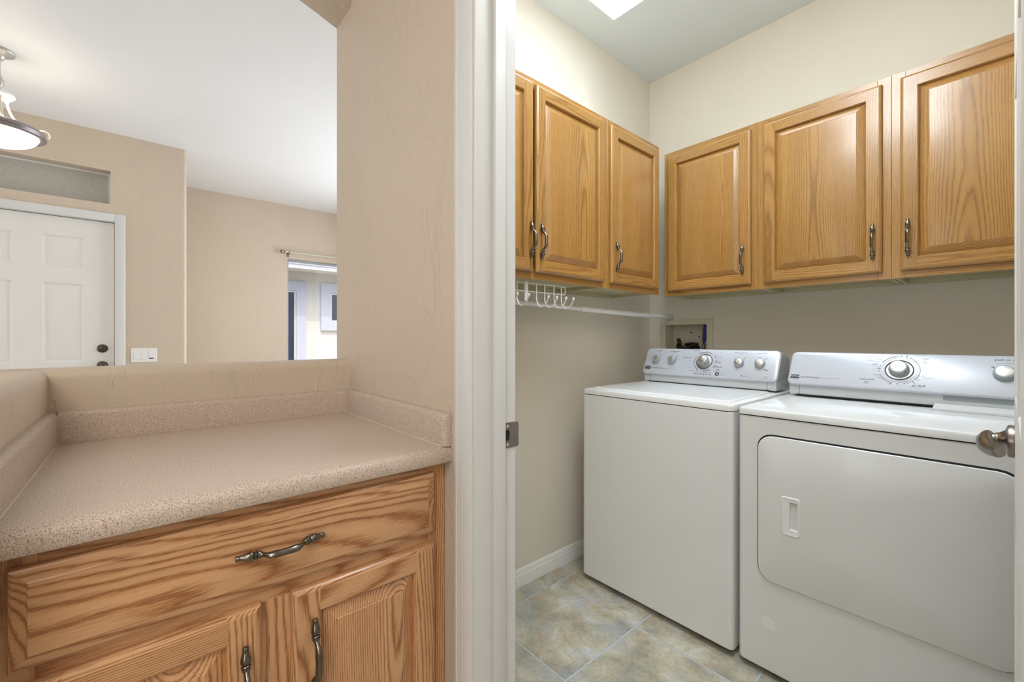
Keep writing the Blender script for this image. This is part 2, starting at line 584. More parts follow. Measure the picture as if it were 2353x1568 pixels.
# great room walls
TR = (-1.10, -.18, 2.196, 2.453)    # transom opening y0,y1,z0,z1
DE = (-1.075, -.155, 2.06)          # entry door y0,y1,top
eb = [(XE - .14, XE, -3.6, DE[0] - .02, 0, ZC), (XE - .14, XE, DE[1] + .02, .27, 0, ZC),
      (XE - .14, XE, DE[0] - .02, DE[1] + .02, DE[2] + .02, TR[2]), (XE - .14, XE, DE[0] - .02, DE[1] + .02, TR[3], ZC),
      (XE - .14, XE, DE[0] - .02, TR[0], TR[2], TR[3]), (XE - .14, XE, TR[1], DE[1] + .02, TR[2], TR[3])]
struct('wall_entry', eb, M_WALL)
bm = NB()   # rounded outside corner of the entry wall and its return
r = .03
pf = [(XE - .06, .27)] + [(XE - r + r * math.cos(a), .27 + r * 0 + .022 * math.sin(a)) for a in [i * PI / 16 for i in range(0, 9)]] + [(XE - .14, .292), (XE - .14, .27)]
loft(bm, [[(x, y, z) for x, y in pf] for z in (0, ZC)])
o = finish('wall_entry_corner', bm, M_WALL, ang=50); tag(o, 'rounded bead of the entry wall corner', None, None, 'structure')
struct('wall_entry_return', [(XF, XE - .14, .27, .292, 0, ZC)], M_WALL)
WN = (1.325, 2.46, .86, 2.113)
struct('wall_far', [(XF - .14, XF, .27, WN[0], 0, ZC), (XF - .14, XF, WN[1], 2.7, 0, ZC), (XF - .14, XF, WN[0], WN[1], 0, WN[2]), (XF - .14, XF, WN[0], WN[1], WN[3], ZC)], M_WALL)
struct('wall_side', [(XF - .14, -1.60, 2.6, 2.72, 0, ZC)], M_WALL)
struct('wall_side.001', [(XE - .14, 1.4, -3.72, -3.6, 0, ZC)], M_WALL)
struct('wall_hall', [(1.3, 1.4, -3.6, .58, 0, ZC)], M_WALL)

# baseboard in the laundry (profile: x out from wall, z)
bp = [(0, 0), (.011, 0), (.011, .034), (.0095, .040), (.0095, .052), (.0075, .056), (.0075, .064), (.005, .072), (.003, .079), (0, .080)]
bm = NB()
loft(bm, [[(XL + x, y, z) for x, z in bp] for y in (YL + .004, YB)])
o = finish('baseboard_left', bm, M_DOORW, ang=20); tag(o, None, None, None, 'structure')

# ------------------------------------------------------------------ laundry doorway: jamb, stop, casings, strike plate
tr = structure('trim_1', (XJ, YW, 0), 'white door casing and jamb of the laundry doorway')
CP = [(0, 0), (0, .0105), (.004, .0140), (.009, .0150), (.0115, .0150), (.0125, .0135), (.0155, .0135), (.0165, .0150), (.030, .0135), (.0325, .0135), (.0335, .0118),
      (.0365, .0118), (.0375, .0135), (.043, .0125), (.050, .0095), (.0545, .0068), (.056, .0055), (.056, 0)]   # w from outer edge, thickness
def casing(xo, sgn, y, out, z1):
    bm = NB()
    loft(bm, [[(xo + sgn * w, y - out * t, z) for w, t in CP] for z in (0, z1)])
    return bm
finish('casing', casing(XJ - .061, 1, YW, 1, DH + .06), M_TRIM, tr, ang=14)
finish('casing', casing(XJR + .061, -1, YW, 1, DH + .06), M_TRIM, tr, ang=14)
finish('casing', casing(XJ - .061, 1, YL, -1, DH + .06), M_TRIM, tr, ang=14)
finish('casing', casing(XJR + .061, -1, YL, -1, DH + .06), M_TRIM, tr, ang=14)
for y, o_ in ((YW, 1), (YL, -1)):
    bm = NB()
    loft(bm, [[(x, y - o_ * t, DH + .061 - w) for w, t in CP] for x in (XJ - .061, XJR + .061)])
    finish('casing', bm, M_TRIM, tr, ang=14)
bm = NB(); box(bm, XJ - .02, XJ, YW - .001, YL + .001, 0, DH, .0012); finish('jamb', bm, M_TRIM, tr)
bm = NB(); box(bm, XJR, XJR + .02, YW - .001, YL + .001, 0, DH, .0012); finish('jamb', bm, M_TRIM, tr)
bm = NB(); box(bm, XJ - .02, XJR + .02, YW - .001, YL + .001, DH, DH + .02, .0012); finish('jamb', bm, M_TRIM, tr)
SY_, SE_ = .569, .598
for x0, x1 in ((XJ, XJ + .0125), (XJR - .0125, XJR)):
    bm = NB(); box(bm, x0, x1, SY_, SE_, 0, DH, .002, 2); finish('door_stop', bm, M_TRIM, tr)
bm = NB(); box(bm, XJ, XJR, SY_, SE_, DH - .0125, DH, .002, 2); finish('door_stop', bm, M_TRIM, tr)
# strike plate let into the jamb
spt = thing('strike_plate', 'small nickel strike plate on the white doorway jamb', 'strike plate', (XJ, .61, .94))
MS = ML(XJ)
bm = NB()
h0, h1, y0, y1 = .9125, .9685, SE_ + .0015, YL + .007
holes = rr(y0 + .004, y0 + .018, .928, .953, .007)
loft(bm, [rrl(.0002, y0, y1, h0, h1, .006), rrl(.0018, y0, y1, h0, h1, .006), [(a, b, .0018) for a, b in holes], [(a, b, .0004) for a, b in holes]], True, False)
for v in bm.verts:
    if v.co.x > YL - .001: v.co.z += (v.co.x - YL) * .35
finish('plate', bm, M_NICK, spt, MS)
bm = NB(); loft(bm, [[(a, b, .0003) for a, b in holes], [(a, b, .0009) for a, b in rr(y0 + .0045, y0 + .0175, .9285, .9525, .0065)]]); finish('latch_hole', bm, M_DARK, spt, MS)
for z in (.920, .961):
    bm = NB(); lathe(bm, [(.0034, .0018), (.0034, .0026), (.0022, .003), (.001, .0022)], (y0 + .012, z, 0), (0, 0, 1), 14); finish('screw', bm, M_CHROME, spt, MS)

# ------------------------------------------------------------------ six-panel doors
def panel_door(root, M, Wd, Hd, th, cols, rws, mat, a_off=0.0):
    bm = NB()
    box(bm, a_off, a_off + Wd, .01, Hd, -th, -.011, .001)
    edges_a = [0] + [x for c in cols for x in c] + [Wd]
    for i in range(0, len(edges_a), 2):
        box(bm, a_off + edges_a[i], a_off + edges_a[i + 1], .01, Hd, -.012, 0)
    edges_b = [.01] + [x for r_ in rws for x in r_] + [Hd]
    for c0, c1 in cols:
        for i in range(0, len(edges_b), 2):
            box(bm, a_off + c0, a_off + c1, edges_b[i], edges_b[i + 1], -.012, 0)
    bmesh.ops.remove_doubles(bm, verts=bm.verts, dist=1e-5)
    finish('door_leaf', bm, mat, root, M)
    for c0, c1 in cols:
        for b0, b1 in rws:
            bm = NB()
            f = lambda c, i: (c, a_off + c0 + i, a_off + c1 - i, b0 + i, b1 - i)
            rects(bm, [f(0, 0), f(-.0035, .003), f(-.008, .012), f(-.009, .018), f(-.0085, .021), f(-.002, .042), f(-.0015, .046)], False, True)
            finish('door_panel', bm, mat, root, M, ang=12)

d1 = structure('door_1', (XJR, YL, 0), 'white six-panel laundry door standing open at the right edge')
XD, YD = .0105, 1.397
MDD = MD(XD, YD)
Wd = YD - YL - .003
panel_door(d1, MDD, Wd, DH - .006, .035, [(.115, .115 + .207), (Wd - .322, Wd - .115)], [(.25, .84), (1.04, 1.62), (1.735, 1.93)], M_DOORW)
# lever handle on the open door
LY, LZ = YD - 1.335, .946
bm = NB()
lathe(bm, [(.0001, 0), (.0325, 0), (.0325, .007), (.031, .0095), (.022, .0125), (.0165, .019), (.014, .024)], (LY, LZ, 0), (0, 0, 1), 32)
finish('rose', bm, M_NICK, d1, MDD)
hd = WORLD
bm = NB()
lathe(bm, [(.0135, .018), (.0145, .019), (.0145, .026), (.0125, .027), (.0120, .034), (.0120, .040), (.009, .046), (.001, .047)], (LY, LZ, 0), (0, 0, 1), 24)
finish('handle_neck', bm, M_NICK, d1, MDD)
bm = NB()
path = smoothpath([(LY - .012, LZ + .008, .036), (LY + .002, LZ + .006, .039), (LY + .022, LZ + .001, .042), (LY + .048, LZ - .004, .040), (LY + .074, LZ - .008, .033), (LY + .098, LZ - .008, .024), (LY + .112, LZ - .006, .019)], 5)
nP = len(path)
tube(bm, path, [(.0085 + .002 * math.sin(PI * k / nP), .0115 - .0015 * math.cos(2 * PI * k / nP) if 1 < k < nP - 2 else .007) for k in range(nP)], 14)
finish('lever', bm, M_NICK, d1, MDD)

# ------------------------------------------------------------------ entry door, transom, casing
d2 = structure('door_2', (XE, DE[0], 0), 'white six-panel front door at the far left')
MEn = ML(XE - .035)
We = DE[1] - DE[0] - .008
e0 = DE[0] + .004
panel_door(d2, MEn, We, DE[2] - .004, .04, [(-.898 - e0, -.687 - e0), (-.542 - e0, -.331 - e0)], [(.22, .80), (.975, 1.565), (1.690, 1.914)], M_DOORW, e0)
for z, nm in ((1.076, 'deadbolt'), (.945, 'door_knob')):
    bm = NB()
    lathe(bm, [(.0001, 0), (.031, 0), (.032, .004), (.027, .010), (.020, .013), (.0001, .014)], (-.227, z, 0), (0, 0, 1), 28)
    o = finish(nm, bm, M_BRONZE, d2, MEn)
    if nm == 'deadbolt':
        bm = NB(); box(bm, -.231, -.223, z - .014, z + .014, .012, .026, .003, 2); finish('thumb_turn', bm, M_BRONZE, o, MEn)
    else:
        bm = NB(); lathe(bm, [(.011, .012), (.012, .03), (.026, .04), (.028, .052), (.020, .062), (.001, .065)], (-.227, z, 0), (0, 0, 1), 24); finish('knob', bm, M_BRONZE, o, MEn)
bm = NB(); box(bm, DE[1] - .0045, DE[1] - .0005, 0, DE[2], -.035, -.008); finish('weatherstrip', bm, M_BRONZE, d2, MEn)
bm = NB(); box(bm, DE[0], DE[1], DE[2] - .0045, DE[2] - .0005, -.035, -.008); finish('weatherstrip', bm, M_BRONZE, d2, MEn)
tr2 = structure('trim_2', (XE, DE[0], 0), 'white casing around the front door')
for a0, a1, b0, b1 in ((DE[0] - .062, DE[0], 0, DE[2] + .062), (DE[1], DE[1] + .062, 0, DE[2] + .062), (DE[0], DE[1], DE[2], DE[2] + .062)):
    bm = NB()
    rects(bm, [(0, a0, a1, b0, b1), (.011, a0, a1, b0, b1), (.015, a0 + .006, a1 - .006, b0 + (.006 if b0 else 0), b1 - .006)], True, True)
    finish('casing', bm, M_TRIM, tr2, ML(XE))
for a0, a1, b0, b1 in ((DE[0] - .02, DE[0], 0, DE[2] + .02), (DE[1], DE[1] + .02, 0, DE[2] + .02), (DE[0], DE[1], DE[2], DE[2] + .02)):
    bm = NB(); box(bm, a0, a1, b0, b1, -.14, 0); finish('jamb', bm, M_TRIM, tr2, ML(XE))
w2 = structure('window_2', (XE - .1, TR[0], TR[2]), 'frosted transom window over the front door')
bm = NB(); box(bm, TR[0], TR[1], TR[2], TR[3], -.112, -.104); finish('pane', bm, M_FROST, w2, ML(XE))
bm = NB()
for a0, a1, b0, b1 in ((TR[0], TR[0] + .014, TR[2], TR[3]), (TR[1] - .014, TR[1], TR[2], TR[3]), (TR[0] + .014, TR[1] - .014, TR[2], TR[2] + .014), (TR[0] + .014, TR[1] - .014, TR[3] - .014, TR[3])):
    box(bm, a0, a1, b0, b1, -.118, -.092, .002)
finish('window_frame', bm, M_TRIM, w2, ML(XE))
bm = NB(); box(bm, TR[0] - .05, TR[1] + .05, TR[2] - .05, TR[3] + .05, -.24, -.145); finish('porch_side_panel', bm, M_STUCCO, w2, ML(XE))

# ------------------------------------------------------------------ far window, curtain rod, house outside
w1 = structure('window_1', (XF - .1, WN[0], WN[2]), 'tall living room window looking out at the neighbouring house')
bm = NB(); box(bm, WN[0] + .02, WN[1] - .02, WN[2] + .02, WN[3] - .02, -.100, -.096); finish('pane', bm, M_GLASS, w1, ML(XF))
bm = NB()
for a0, a1, b0, b1 in ((WN[0], WN[0] + .028, WN[2], WN[3]), (WN[1] - .028, WN[1], WN[2], WN[3]), (WN[0] + .028, WN[1] - .028, WN[2], WN[2] + .028), (WN[0] + .028, WN[1] - .028, WN[3] - .02, WN[3])):
    box(bm, a0, a1, b0, b1, -.125, -.075, .003)
finish('window_frame', bm, M_WFRAME, w1, ML(XF))
cr = thing('curtain_rod', 'slim pale curtain rod with ball finial above the living room window', 'curtain rod', (XF + .06, 1.30, 2.178))
bm = NB(); tube(bm, [(XF + .06, 1.285, 2.178), (XF + .06, 2.5, 2.178)], .0115, 12); finish('rod', bm, M_BOXP, cr)
bm = NB(); lathe(bm, [(.007, 0), (.014, .004), (.009, .010), (.013, .016), (.021, .028), (.021, .040), (.012, .052), (.001, .056)], (XF + .06, 1.287, 2.178), (0, -1, 0), 18); finish('finial', bm, M_NICK, cr)
for y in (1.33, 2.44):
    bm = NB(); box(bm, XF, XF + .065, y - .008, y + .008, 2.160, 2.168, .002); box(bm, XF, XF + .006, y - .014, y + .014, 2.13, 2.20, .002); box(bm, XF + .047, XF + .073, y - .006, y + .006, 2.166, 2.195, .002)
    finish('bracket', bm, M_NICK, cr)

XB = -10.0
nh = thing('neighbour_house', 'white stucco house outside the living room window', 'house', (XB, 3.0, -.1))
bm = NB(); box(bm, XB - .2, XB, -4, 9, -.1, 2.62); finish('wall', bm, M_STUCCO, nh)
MB = ML(XB)
for a0, a1, b0, b1, g0, g1, gb in ((1.25, 2.708, .45, 2.372, 1.45, 2.471, .62), (3.017, 4.30, 1.329, 2.378, 3.255, 4.05, 1.560)):
    s = .0
    bm = NB()
    ga0, ga1, gz0, gz1 = g0 - .04, g1 + .04, gb - .03, 2.178
    for q in ((a0, ga0, b0, b1), (ga1, a1, b0, b1), (ga0, ga1, b0, gz0), (ga0, ga1, gz1, b1)):
        box(bm, q[0], q[1], q[2], q[3], 0, .05)
    finish('window_surround', bm, M_STUCB, nh, MB)
    bm = NB()
    for q in ((ga0, g0, gz0, gz1), (g1, ga1, gz0, gz1), (g0, g1, gz0, gb), (g0, g1, 2.137, gz1)):
        box(bm, q[0], q[1], q[2], q[3], 0, .03, .003)
    wf = finish('window_frame', bm, M_TRIM, nh, MB)
    bm = NB(); box(bm, g0, g1, gb, 2.137, .002, .010); finish('window_pane', bm, M_DGLASS, wf, MB)
OH = .5
bm = NB(); box(bm, XB, XB + OH - .02, -4, 9, 2.60, 2.62); finish('soffit', bm, M_STUCCO, nh)
bm = NB(); box(bm, XB + OH - .02, XB + OH, -4, 9, 2.590, 2.672, .004); box(bm, XB + OH - .02, XB + OH + .012, -4, 9, 2.672, 2.76, .004); finish('fascia', bm, M_FASC, nh)
bm = NB()
for k in range(64):      # barrel tiles along the eave, one joined run
    yc = -3.9 + k * .2
    L0 = []; L1 = []
    for i in range(9):
        a = PI * i / 8
        L0.append((XB + OH + .09, yc + .088 * math.cos(a), 2.76 + .075 * math.sin(a)))
        L1.append((XB - 1.2, yc + .088 * math.cos(a), 3.25 + .075 * math.sin(a)))
    loft(bm, [L0, L1], False, False, closed=False)
box(bm, XB - 1.2, XB + OH + .03, -4, 9, 2.752, 2.760)
o = finish('roof_tiles', bm, M_ROOFT, nh, ang=60, kind='stuff')
bm = NB()
loft(bm, [[(XB + OH + .03, y, 2.756), (XB - 1.2, y, 3.246), (XB - 1.2, y, 2.70), (XB + OH, y, 2.70)] for y in (-4, 9)])
finish('roof_deck', bm, M_ROOFT, nh)
bm = NB(); box(bm, -30, -5.80, -25, 25, -.2, -.1)
tag(finish('ground', bm, M_GROUND), None, None, None, 'structure')
bm = NB(); box(bm, -5.82, 1.45, -3.8, 2.75, ZC + .16, ZC + .2); bmesh.ops.translate(bm, verts=bm.verts, vec=(0, 0, 1.2))
tag(finish('roof', bm, M_ROOFT), 'flat roof slab over the whole house', None, None, 'structure')

# light switch plate on the entry wall
sw = thing('switch_plate', 'white three-gang switch plate beside the front door', 'light switch', (XE, .018, 1.019))
bm = NB(); loft(bm, [rrl(0, -.062, .098, .962, 1.076, .006), rrl(.003, -.062, .098, .962, 1.076, .006), rrl(.006, -.059, .095, .965, 1.073, .005)]); finish('plate', bm, M_WHITEP, sw, ML(XE))
for k, y in enumerate((-.028, .018, .064)):
    bm = NB()
    box(bm, y - .0165, y + .0165, .986, 1.052, .005, .0085, .0015)
    o = finish('rocker', bm, M_WHITEP, sw, ML(XE))
    if k == 2:
        bm = NB(); box(bm, y - .014, y + .012, .989, .997, .0085, .0105, .001); finish('dimmer_slot', bm, M_DARK, o, ML(XE))

# ------------------------------------------------------------------ pendant lamp
LX, LYY = -3.65, -.595
lamp = thing('pendant_lamp', 'lit alabaster bowl pendant lamp with pewter rim hanging at the far left', 'lamp', (LX, LYY, 2.25))
bm = NB(); lathe(bm, [(.02, 0), (.058, 0), (.062, -.006), (.059, -.016), (.042, -.026), (.024, -.034), (.016, -.050), (.0001, -.052)], (LX, LYY, ZC), (0, 0, 1), 32); finish('canopy', bm, M_SILV, lamp)
bm = NB(); lathe(bm, [(.0065, 2.53), (.0065, 2.70)], (LX, LYY, 0), (0, 0, 1), 12); lathe(bm, [(.010, 2.545), (.018, 2.565), (.020, 2.585), (.012, 2.605), (.007, 2.62)], (LX, LYY, 0), (0, 0, 1), 16); finish('stem', bm, M_SILV, lamp)
bm = NB(); lathe(bm, [(.02, 2.488), (.052, 2.492), (.061, 2.502), (.060, 2.514), (.044, 2.524), (.018, 2.530)], (LX, LYY, 0), (0, 0, 1), 32); finish('hub', bm, M_WHITEP, lamp)
RB = .176
RZ = 2.312 - 2.28
for k in range(3):
    a = math.radians(135 + 120 * k)
    ca, sa = math.cos(a), math.sin(a)
    f = lambda r, z: (LX + r * ca, LYY + r * sa, z)
    bm = NB()
    tube(bm, smoothpath([f(.034, 2.50), f(.038, 2.465), f(.055, 2.42), f(.10, 2.365), f(.160, 2.328)], 5), .006, 8)
    lathe(bm, [(.010, 0), (.012, .008), (.009, .016)], f(.034, 2.476), (0, 0, 1), 12)
    finish('arm', bm, M_BOXP, lamp)
for k in range(3):
    a = math.radians(104 + 120 * k)
    ca, sa = math.cos(a), math.sin(a)
    bm = NB()
    ring = [(LX + (RB - .006 + .024 * math.cos(t)) * ca, LYY + (RB - .006 + .024 * math.cos(t)) * sa, 2.345 + .024 * math.sin(t)) for t in [math.radians(-50 + 12 * i) for i in range(25)]]
    tube(bm, ring, .0042, 8)
    finish('scroll', bm, M_WHITEP, lamp)
bm = NB()
lathe(bm, [(r_, z_ + RZ) for r_, z_ in [(RB - .022, 2.262), (RB - .006, 2.258), (RB + .004, 2.264), (RB + .006, 2.272), (RB - .002, 2.277), (RB + .002, 2.284), (RB, 2.296), (RB - .010, 2.303), (RB - .022, 2.300), (RB - .022, 2.262)]], (LX, LYY, 0), (0, 0, 1), 56, False)
finish('rim', bm, M_RIM, lamp)
bm = NB()
lathe(bm, [(RB - .022, 2.283 + RZ)] + [((RB - .022) * math.cos(t), 2.276 + RZ - .088 * math.sin(t)) for t in [i * PI / 2 / 14 for i in range(15)]], (LX, LYY, 0), (0, 0, 1), 56, False)
finish('bowl', bm, M_BOWL, lamp)
pl = bpy.data.lights.new('pendant_bulb', 'POINT'); pl.energy = 2.2; pl.color = (1, .9, .76); pl.shadow_soft_size = .06
plo = bpy.data.objects.new('pendant_bulb', pl); COL.objects.link(plo); plo.location = (LX, LYY, 2.40)

# ------------------------------------------------------------------ cabinet hardware: one pull, copied
def make_pull_mesh():
    """local: long axis along b (y), out along c (z); 0.137 long"""
    bm = NB()
    prof = [(-.0685, .0060, .0040), (-.0670, .0062, .0050), (-.0630, .0066, .0042), (-.0590, .0072, .0050), (-.0540, .0082, .0068), (-.0490, .0092, .0080), (-.0450, .0098, .0076),
            (-.0425, .0102, .0052), (-.0412, .0106, .0074), (-.0392, .0112, .0078), (-.0376, .0118, .0058), (-.0362, .0124, .0068), (-.0345, .0132, .0062), (-.0325, .0148, .0042),
            (-.0290, .0190, .0040), (-.0250, .0238, .0044), (-.0205, .0272, .0052), (-.0150, .0284, .0056), (-.0070, .0290, .0052), (0, .0292, .0050)]
    full = prof + [(-s, c, r) for s, c, r in prof[-2::-1]]
    pts = [(0, s, c) for s, c, r in full]
    rad = [(r * (1.15 if abs(s) < .022 else 1), r * (.72 if abs(s) < .024 else 1)) for s, c, r in full]
    tube(bm, pts, rad, 14)
    for s in (-.047, .047):
        lathe(bm, [(.0055, 0), (.0045, .003), (.004, .010)], (0, s, 0), (0, 0, 1), 12)
    o = finish('pull', bm, M_PEW, None, ang=60)
    me = o.data
    bpy.data.objects.remove(o)
    return me
PULL = make_pull_mesh()

def put_pull(parent, M, a, b, c, horizontal=False):
    o = bpy.data.objects.new('pull', PULL)
    COL.objects.link(o)
    o.parent = parent
    O = M(V((a, b, c)))
    ex, ey, ez = [(M(V((a, b, c)) + d) - O) for d in (V((1, 0, 0)), V((0, 1, 0)), V((0, 0, 1)))]
    if horizontal: ex, ey = -ey, ex
    R = Matrix((ex, ey, ez)).transposed().to_4x4()
    R.translation = O - WORLD.get(parent, V())
    o.matrix_local = R
    return o

# raised-panel cabinet door, with stiles, rails and pull as its pieces
def cab_door(cab, M, a0, a1, b0, b1, mat, pull, s=.047, th=.019):
    i = .0295
    bm = NB()
    A0, A1, B0, B1 = a0 + s, a1 - s, b0 + s, b1 - s
    f = lambda c, k: (c, A0 + k, A1 - k, B0 + k, B1 - k)
    rects(bm, [f(.003, -.004), f(.0058, -.004), f(.0058, .0035), f(.0072, .006), f(.0158, i - .002), f(.0162, i), f(.0174, i + .0012), f(.0178, i + .004)])
    d = finish('door', bm, mat, cab, M, 1, ang=9)
    k = .0045
    for sgn in (0, 1):
        bm = NB()
        if sgn == 0: L = [(.001, a0 + .001, a0 + s + k, b0, b1), (.008, a0, a0 + s + k, b0, b1), (.0135, a0 + .0015, a0 + s + k - .0012, b0 + .0015, b1 - .0015), (.0165, a0 + .004, a0 + s + .0022, b0 + .004, b1 - .004), (th, a0 + .0095, a0 + s, b0 + .0095, b1 - .0095)]
        else: L = [(.001, a1 - s - k, a1 - .001, b0, b1), (.008, a1 - s - k, a1, b0, b1), (.0135, a1 - s - k + .0012, a1 - .0015, b0 + .0015, b1 - .0015), (.0165, a1 - s - .0022, a1 - .004, b0 + .004, b1 - .004), (th, a1 - s, a1 - .0095, b0 + .0095, b1 - .0095)]
        rects(bm, L)
        finish('stile', bm, mat, d, M, 1, ang=20)
    e = .0002
    for sgn in (0, 1):
        bm = NB()
        if sgn == 0: L = [(.001, a0 + s, a1 - s, b0 + .001, b0 + s + k), (.008, a0 + s, a1 - s, b0, b0 + s + k), (.0135 - e, a0 + s, a1 - s, b0 + .0015, b0 + s + k - .0012), (.0165 - e, a0 + s, a1 - s, b0 + .004, b0 + s + .0022), (th - e, a0 + s, a1 - s, b0 + .0095, b0 + s)]
        else: L = [(.001, a0 + s, a1 - s, b1 - s - k, b1 - .001), (.008, a0 + s, a1 - s, b1 - s - k, b1), (.0135 - e, a0 + s, a1 - s, b1 - s - k + .0012, b1 - .0015), (.0165 - e, a0 + s, a1 - s, b1 - s - .0022, b1 - .004), (th - e, a0 + s, a1 - s, b1 - s, b1 - .0095)]
        rects(bm, L)
        finish('rail', bm, mat, d, M, 0, ang=20)
    if pull: put_pull(d, M, pull[0], pull[1], th - .0005)
    return d

def face_piece(cab, name, M, a0, a1, b0, b1, mat, ax, c0=-.019, c1=0):
    bm = NB(); box(bm, a0, a1, b0, b1, c0, c1, .0008)
    return finish(name, bm, mat, cab, M, ax)

ZB, ZT = 1.380, 2.148
DB, DT = 1.405, 2.122
def wall_cabinet(label, M, depth, a0, a1, doors, group):
    loc = M(V(((a0 + a1) / 2, ZB, -depth / 2)))
    cab = thing('wall_cabinet', label, 'cabinet', loc, group)
    c0 = -.019
    bm = NB()
    box(bm, a0 + .002, a0 + .016, ZB + .004, ZT - .002, -depth + .001, c0 - .0005)
    box(bm, a1 - .016, a1 - .002, ZB + .004, ZT - .002, -depth + .001, c0 - .0005)
    box(bm, a0 + .016, a1 - .016, ZT - .018, ZT - .004, -depth + .001, c0 - .0005)
    box(bm, a0 + .016, a1 - .016, ZB + .03, ZT - .018, -depth + .001, -depth + .007)
    finish('carcass', bm, M_CREAM, cab, M)
    bm = NB(); box(bm, a0 + .0165, a1 - .0165, ZB + .020, ZB + .030, -depth + .0075, c0 - .001); finish('bottom_panel', bm, M_CREAM, cab, M)
    bm = NB(); box(bm, a0 + .0165, a1 - .0165, ZB + .002, ZB + .0195, -depth + .001, -depth + .019); finish('hanging_rail', bm, M_CREAM, cab, M)
    sw_ = .040
    face_piece(cab, 'face_frame_stile', M, a0 + .0004, a0 + sw_, ZB, ZT, M_OAKU, 1)
    face_piece(cab, 'face_frame_stile', M, a1 - sw_, a1 - .0004, ZB, ZT, M_OAKU, 1)
    face_piece(cab, 'face_frame_rail', M, a0 + sw_, a1 - sw_, ZT - .040, ZT - .0003, M_OAKU, 0, -.0188, -.0002)
    face_piece(cab, 'face_frame_rail', M, a0 + sw_, a1 - sw_, ZB + .0003, ZB + .040, M_OAKU, 0, -.0188, -.0002)
    for d0, d1_, pa in doors:
        cab_door(cab, M, d0, d1_, DB, DT, M_OAKU, (pa, 1.5245))
    return cab
G = 'oak wall cabinets in the laundry'
MCL, MCR = ML(XL + .305 + .0), MR(YB - .305)
wall_cabinet('wide two-door oak wall cabinet on the left laundry wall above the hook rack', MCL, .304, .665, 1.592, [(.692, 1.119, 1.101), (1.1325, 1.560, 1.155)], G)
wall_cabinet('narrow one-door oak wall cabinet on the left wall, nearest the room corner', MCL, .304, 1.592, 2.036, [(1.604, 2.009, 1.637)], G)
wall_cabinet('oak wall cabinet on the back wall, just right of the room corner', MCR, .304, -1.213, -.7485, [(-1.188, -.774, -.807)], G)
wall_cabinet('middle oak wall cabinet of the three on the back wall', MCR, .304, -.7485, -.2855, [(-.723, -.310, -.337)], G)
wall_cabinet('oak wall cabinet above the dryer, cut off by the open white door', MCR, .304, -.2855, .150, [(-.259, .125, -.237)], G)

# ------------------------------------------------------------------ base cabinet and countertop
XFB = -.840
MBC = ML(XFB)
YB0, YB1 = -.143, YW - .001
bc = thing('base_cabinet', 'oak base cabinet with one drawer over two doors under the speckled counter', 'cabinet', (-1.12, .19, 0))
bm = NB()
dpt = XFB - (-1.402)
box(bm, YB0 + .001, YB0 + .017, .10, .8765, -dpt, -.0195); box(bm, YB1 - .017, YB1, .10, .8765, -dpt, -.0195)
box(bm, YB0 + .017, YB1 - .017, .10, .114, -dpt, -.0195); box(bm, YB0 + .001, YB1, 0, .10, -dpt, -.075)
box(bm, YB0 + .017, YB1 - .017, .114, .8765, -dpt, -dpt + .006)
finish('carcass', bm, M_OAKB, bc, MBC, 1)
face_piece(bc, 'face_frame_stile', MBC, YB0, YB0 + .040, .10, .8768, M_OAKB, 1)
face_piece(bc, 'face_frame_stile', MBC, YB1 - .044, YB1, .10, .8768, M_OAKB, 1)
face_piece(bc, 'face_frame_stile', MBC, .140, .214, .10, .7005, M_OAKB, 1)
for b0, b1 in ((.842, .8765), (.6905, .742), (.1003, .135)):
    if b0 > .6:
        face_piece(bc, 'face_frame_rail', MBC, YB0 + .040, YB1 - .044, b0, b1, M_OAKB, 0, -.0188, -.0002)
    else:
        face_piece(bc, 'face_frame_rail', MBC, YB0 + .040, .140, b0, b1, M_OAKB, 0, -.0188, -.0002)
        face_piece(bc, 'face_frame_rail', MBC, .214, YB1 - .044, b0, b1, M_OAKB, 0, -.0188, -.0002)
bm = NB()
f = lambda c, k: (c, -.129 + k, .491 - k, .7265 + k, .8590 - k)
rects(bm, [f(.001, 0), (f(.0095, 0)), f(.0125, .0015), f(.0140, .004), f(.0172, .0165), f(.0176, .0175), f(.0188, .019), f(.019, .022)])
dr = finish('drawer', bm, M_OAKB, bc, MBC, 0, ang=9)
put_pull(dr, MBC, .1835, .797, .0185, True)
cab_door(bc, MBC, -.129, .154, .125, .7055, M_OAKB, (.129, .5805))
cab_door(bc, MBC, .2005, .491, .125, .7055, M_OAKB, (.237, .5805))

ct = thing('countertop', 'speckled beige laminate countertop with low backsplashes', 'countertop', (-1.1, .19, .914))
bm = NB()
prof = [(-1.4235, .877), (-.818, .877), (-.812, .880), (-.810, .885), (-.810, .897), (-.812, .905), (-.817, .911), (-.824, .914), (-1.4235, .914)]
loft(bm, [[(x, y, z) for x, z in prof] for y in (YB0 - .0165, YW - .0006)])
finish('counter_slab', bm, M_COUNTER, ct, ang=40)
def splash(w0, w1, axis, l0, l1, face):
    """upstand with a rounded top front edge; w0 wall side, w1 face side"""
    s = 1 if w1 > w0 else -1
    pr = [(w0, .9142), (w1, .9142), (w1, .976), (w1 - s * .002, .982), (w1 - s * .006, .9862), (w1 - s * .010, .9872), (w0, .9872)]
    bm = NB()
    loft(bm, [[((w, l, z) if axis == 'y' else (l, w, z)) for w, z in pr] for l in (l0, l1)])
    return bm
finish('backsplash', splash(-1.4235, -1.405, 'y', YB0 - .0005, YW - .0185, 1), M_COUNTER, ct, ang=40)
bm = splash(YW - .0006, YW - .019, 'x', -1.4235, -.822, 1)
loops = []
finish('side_splash', bm, M_COUNTER, ct, ang=40)
bm = NB()   # rounded front end of the right splash
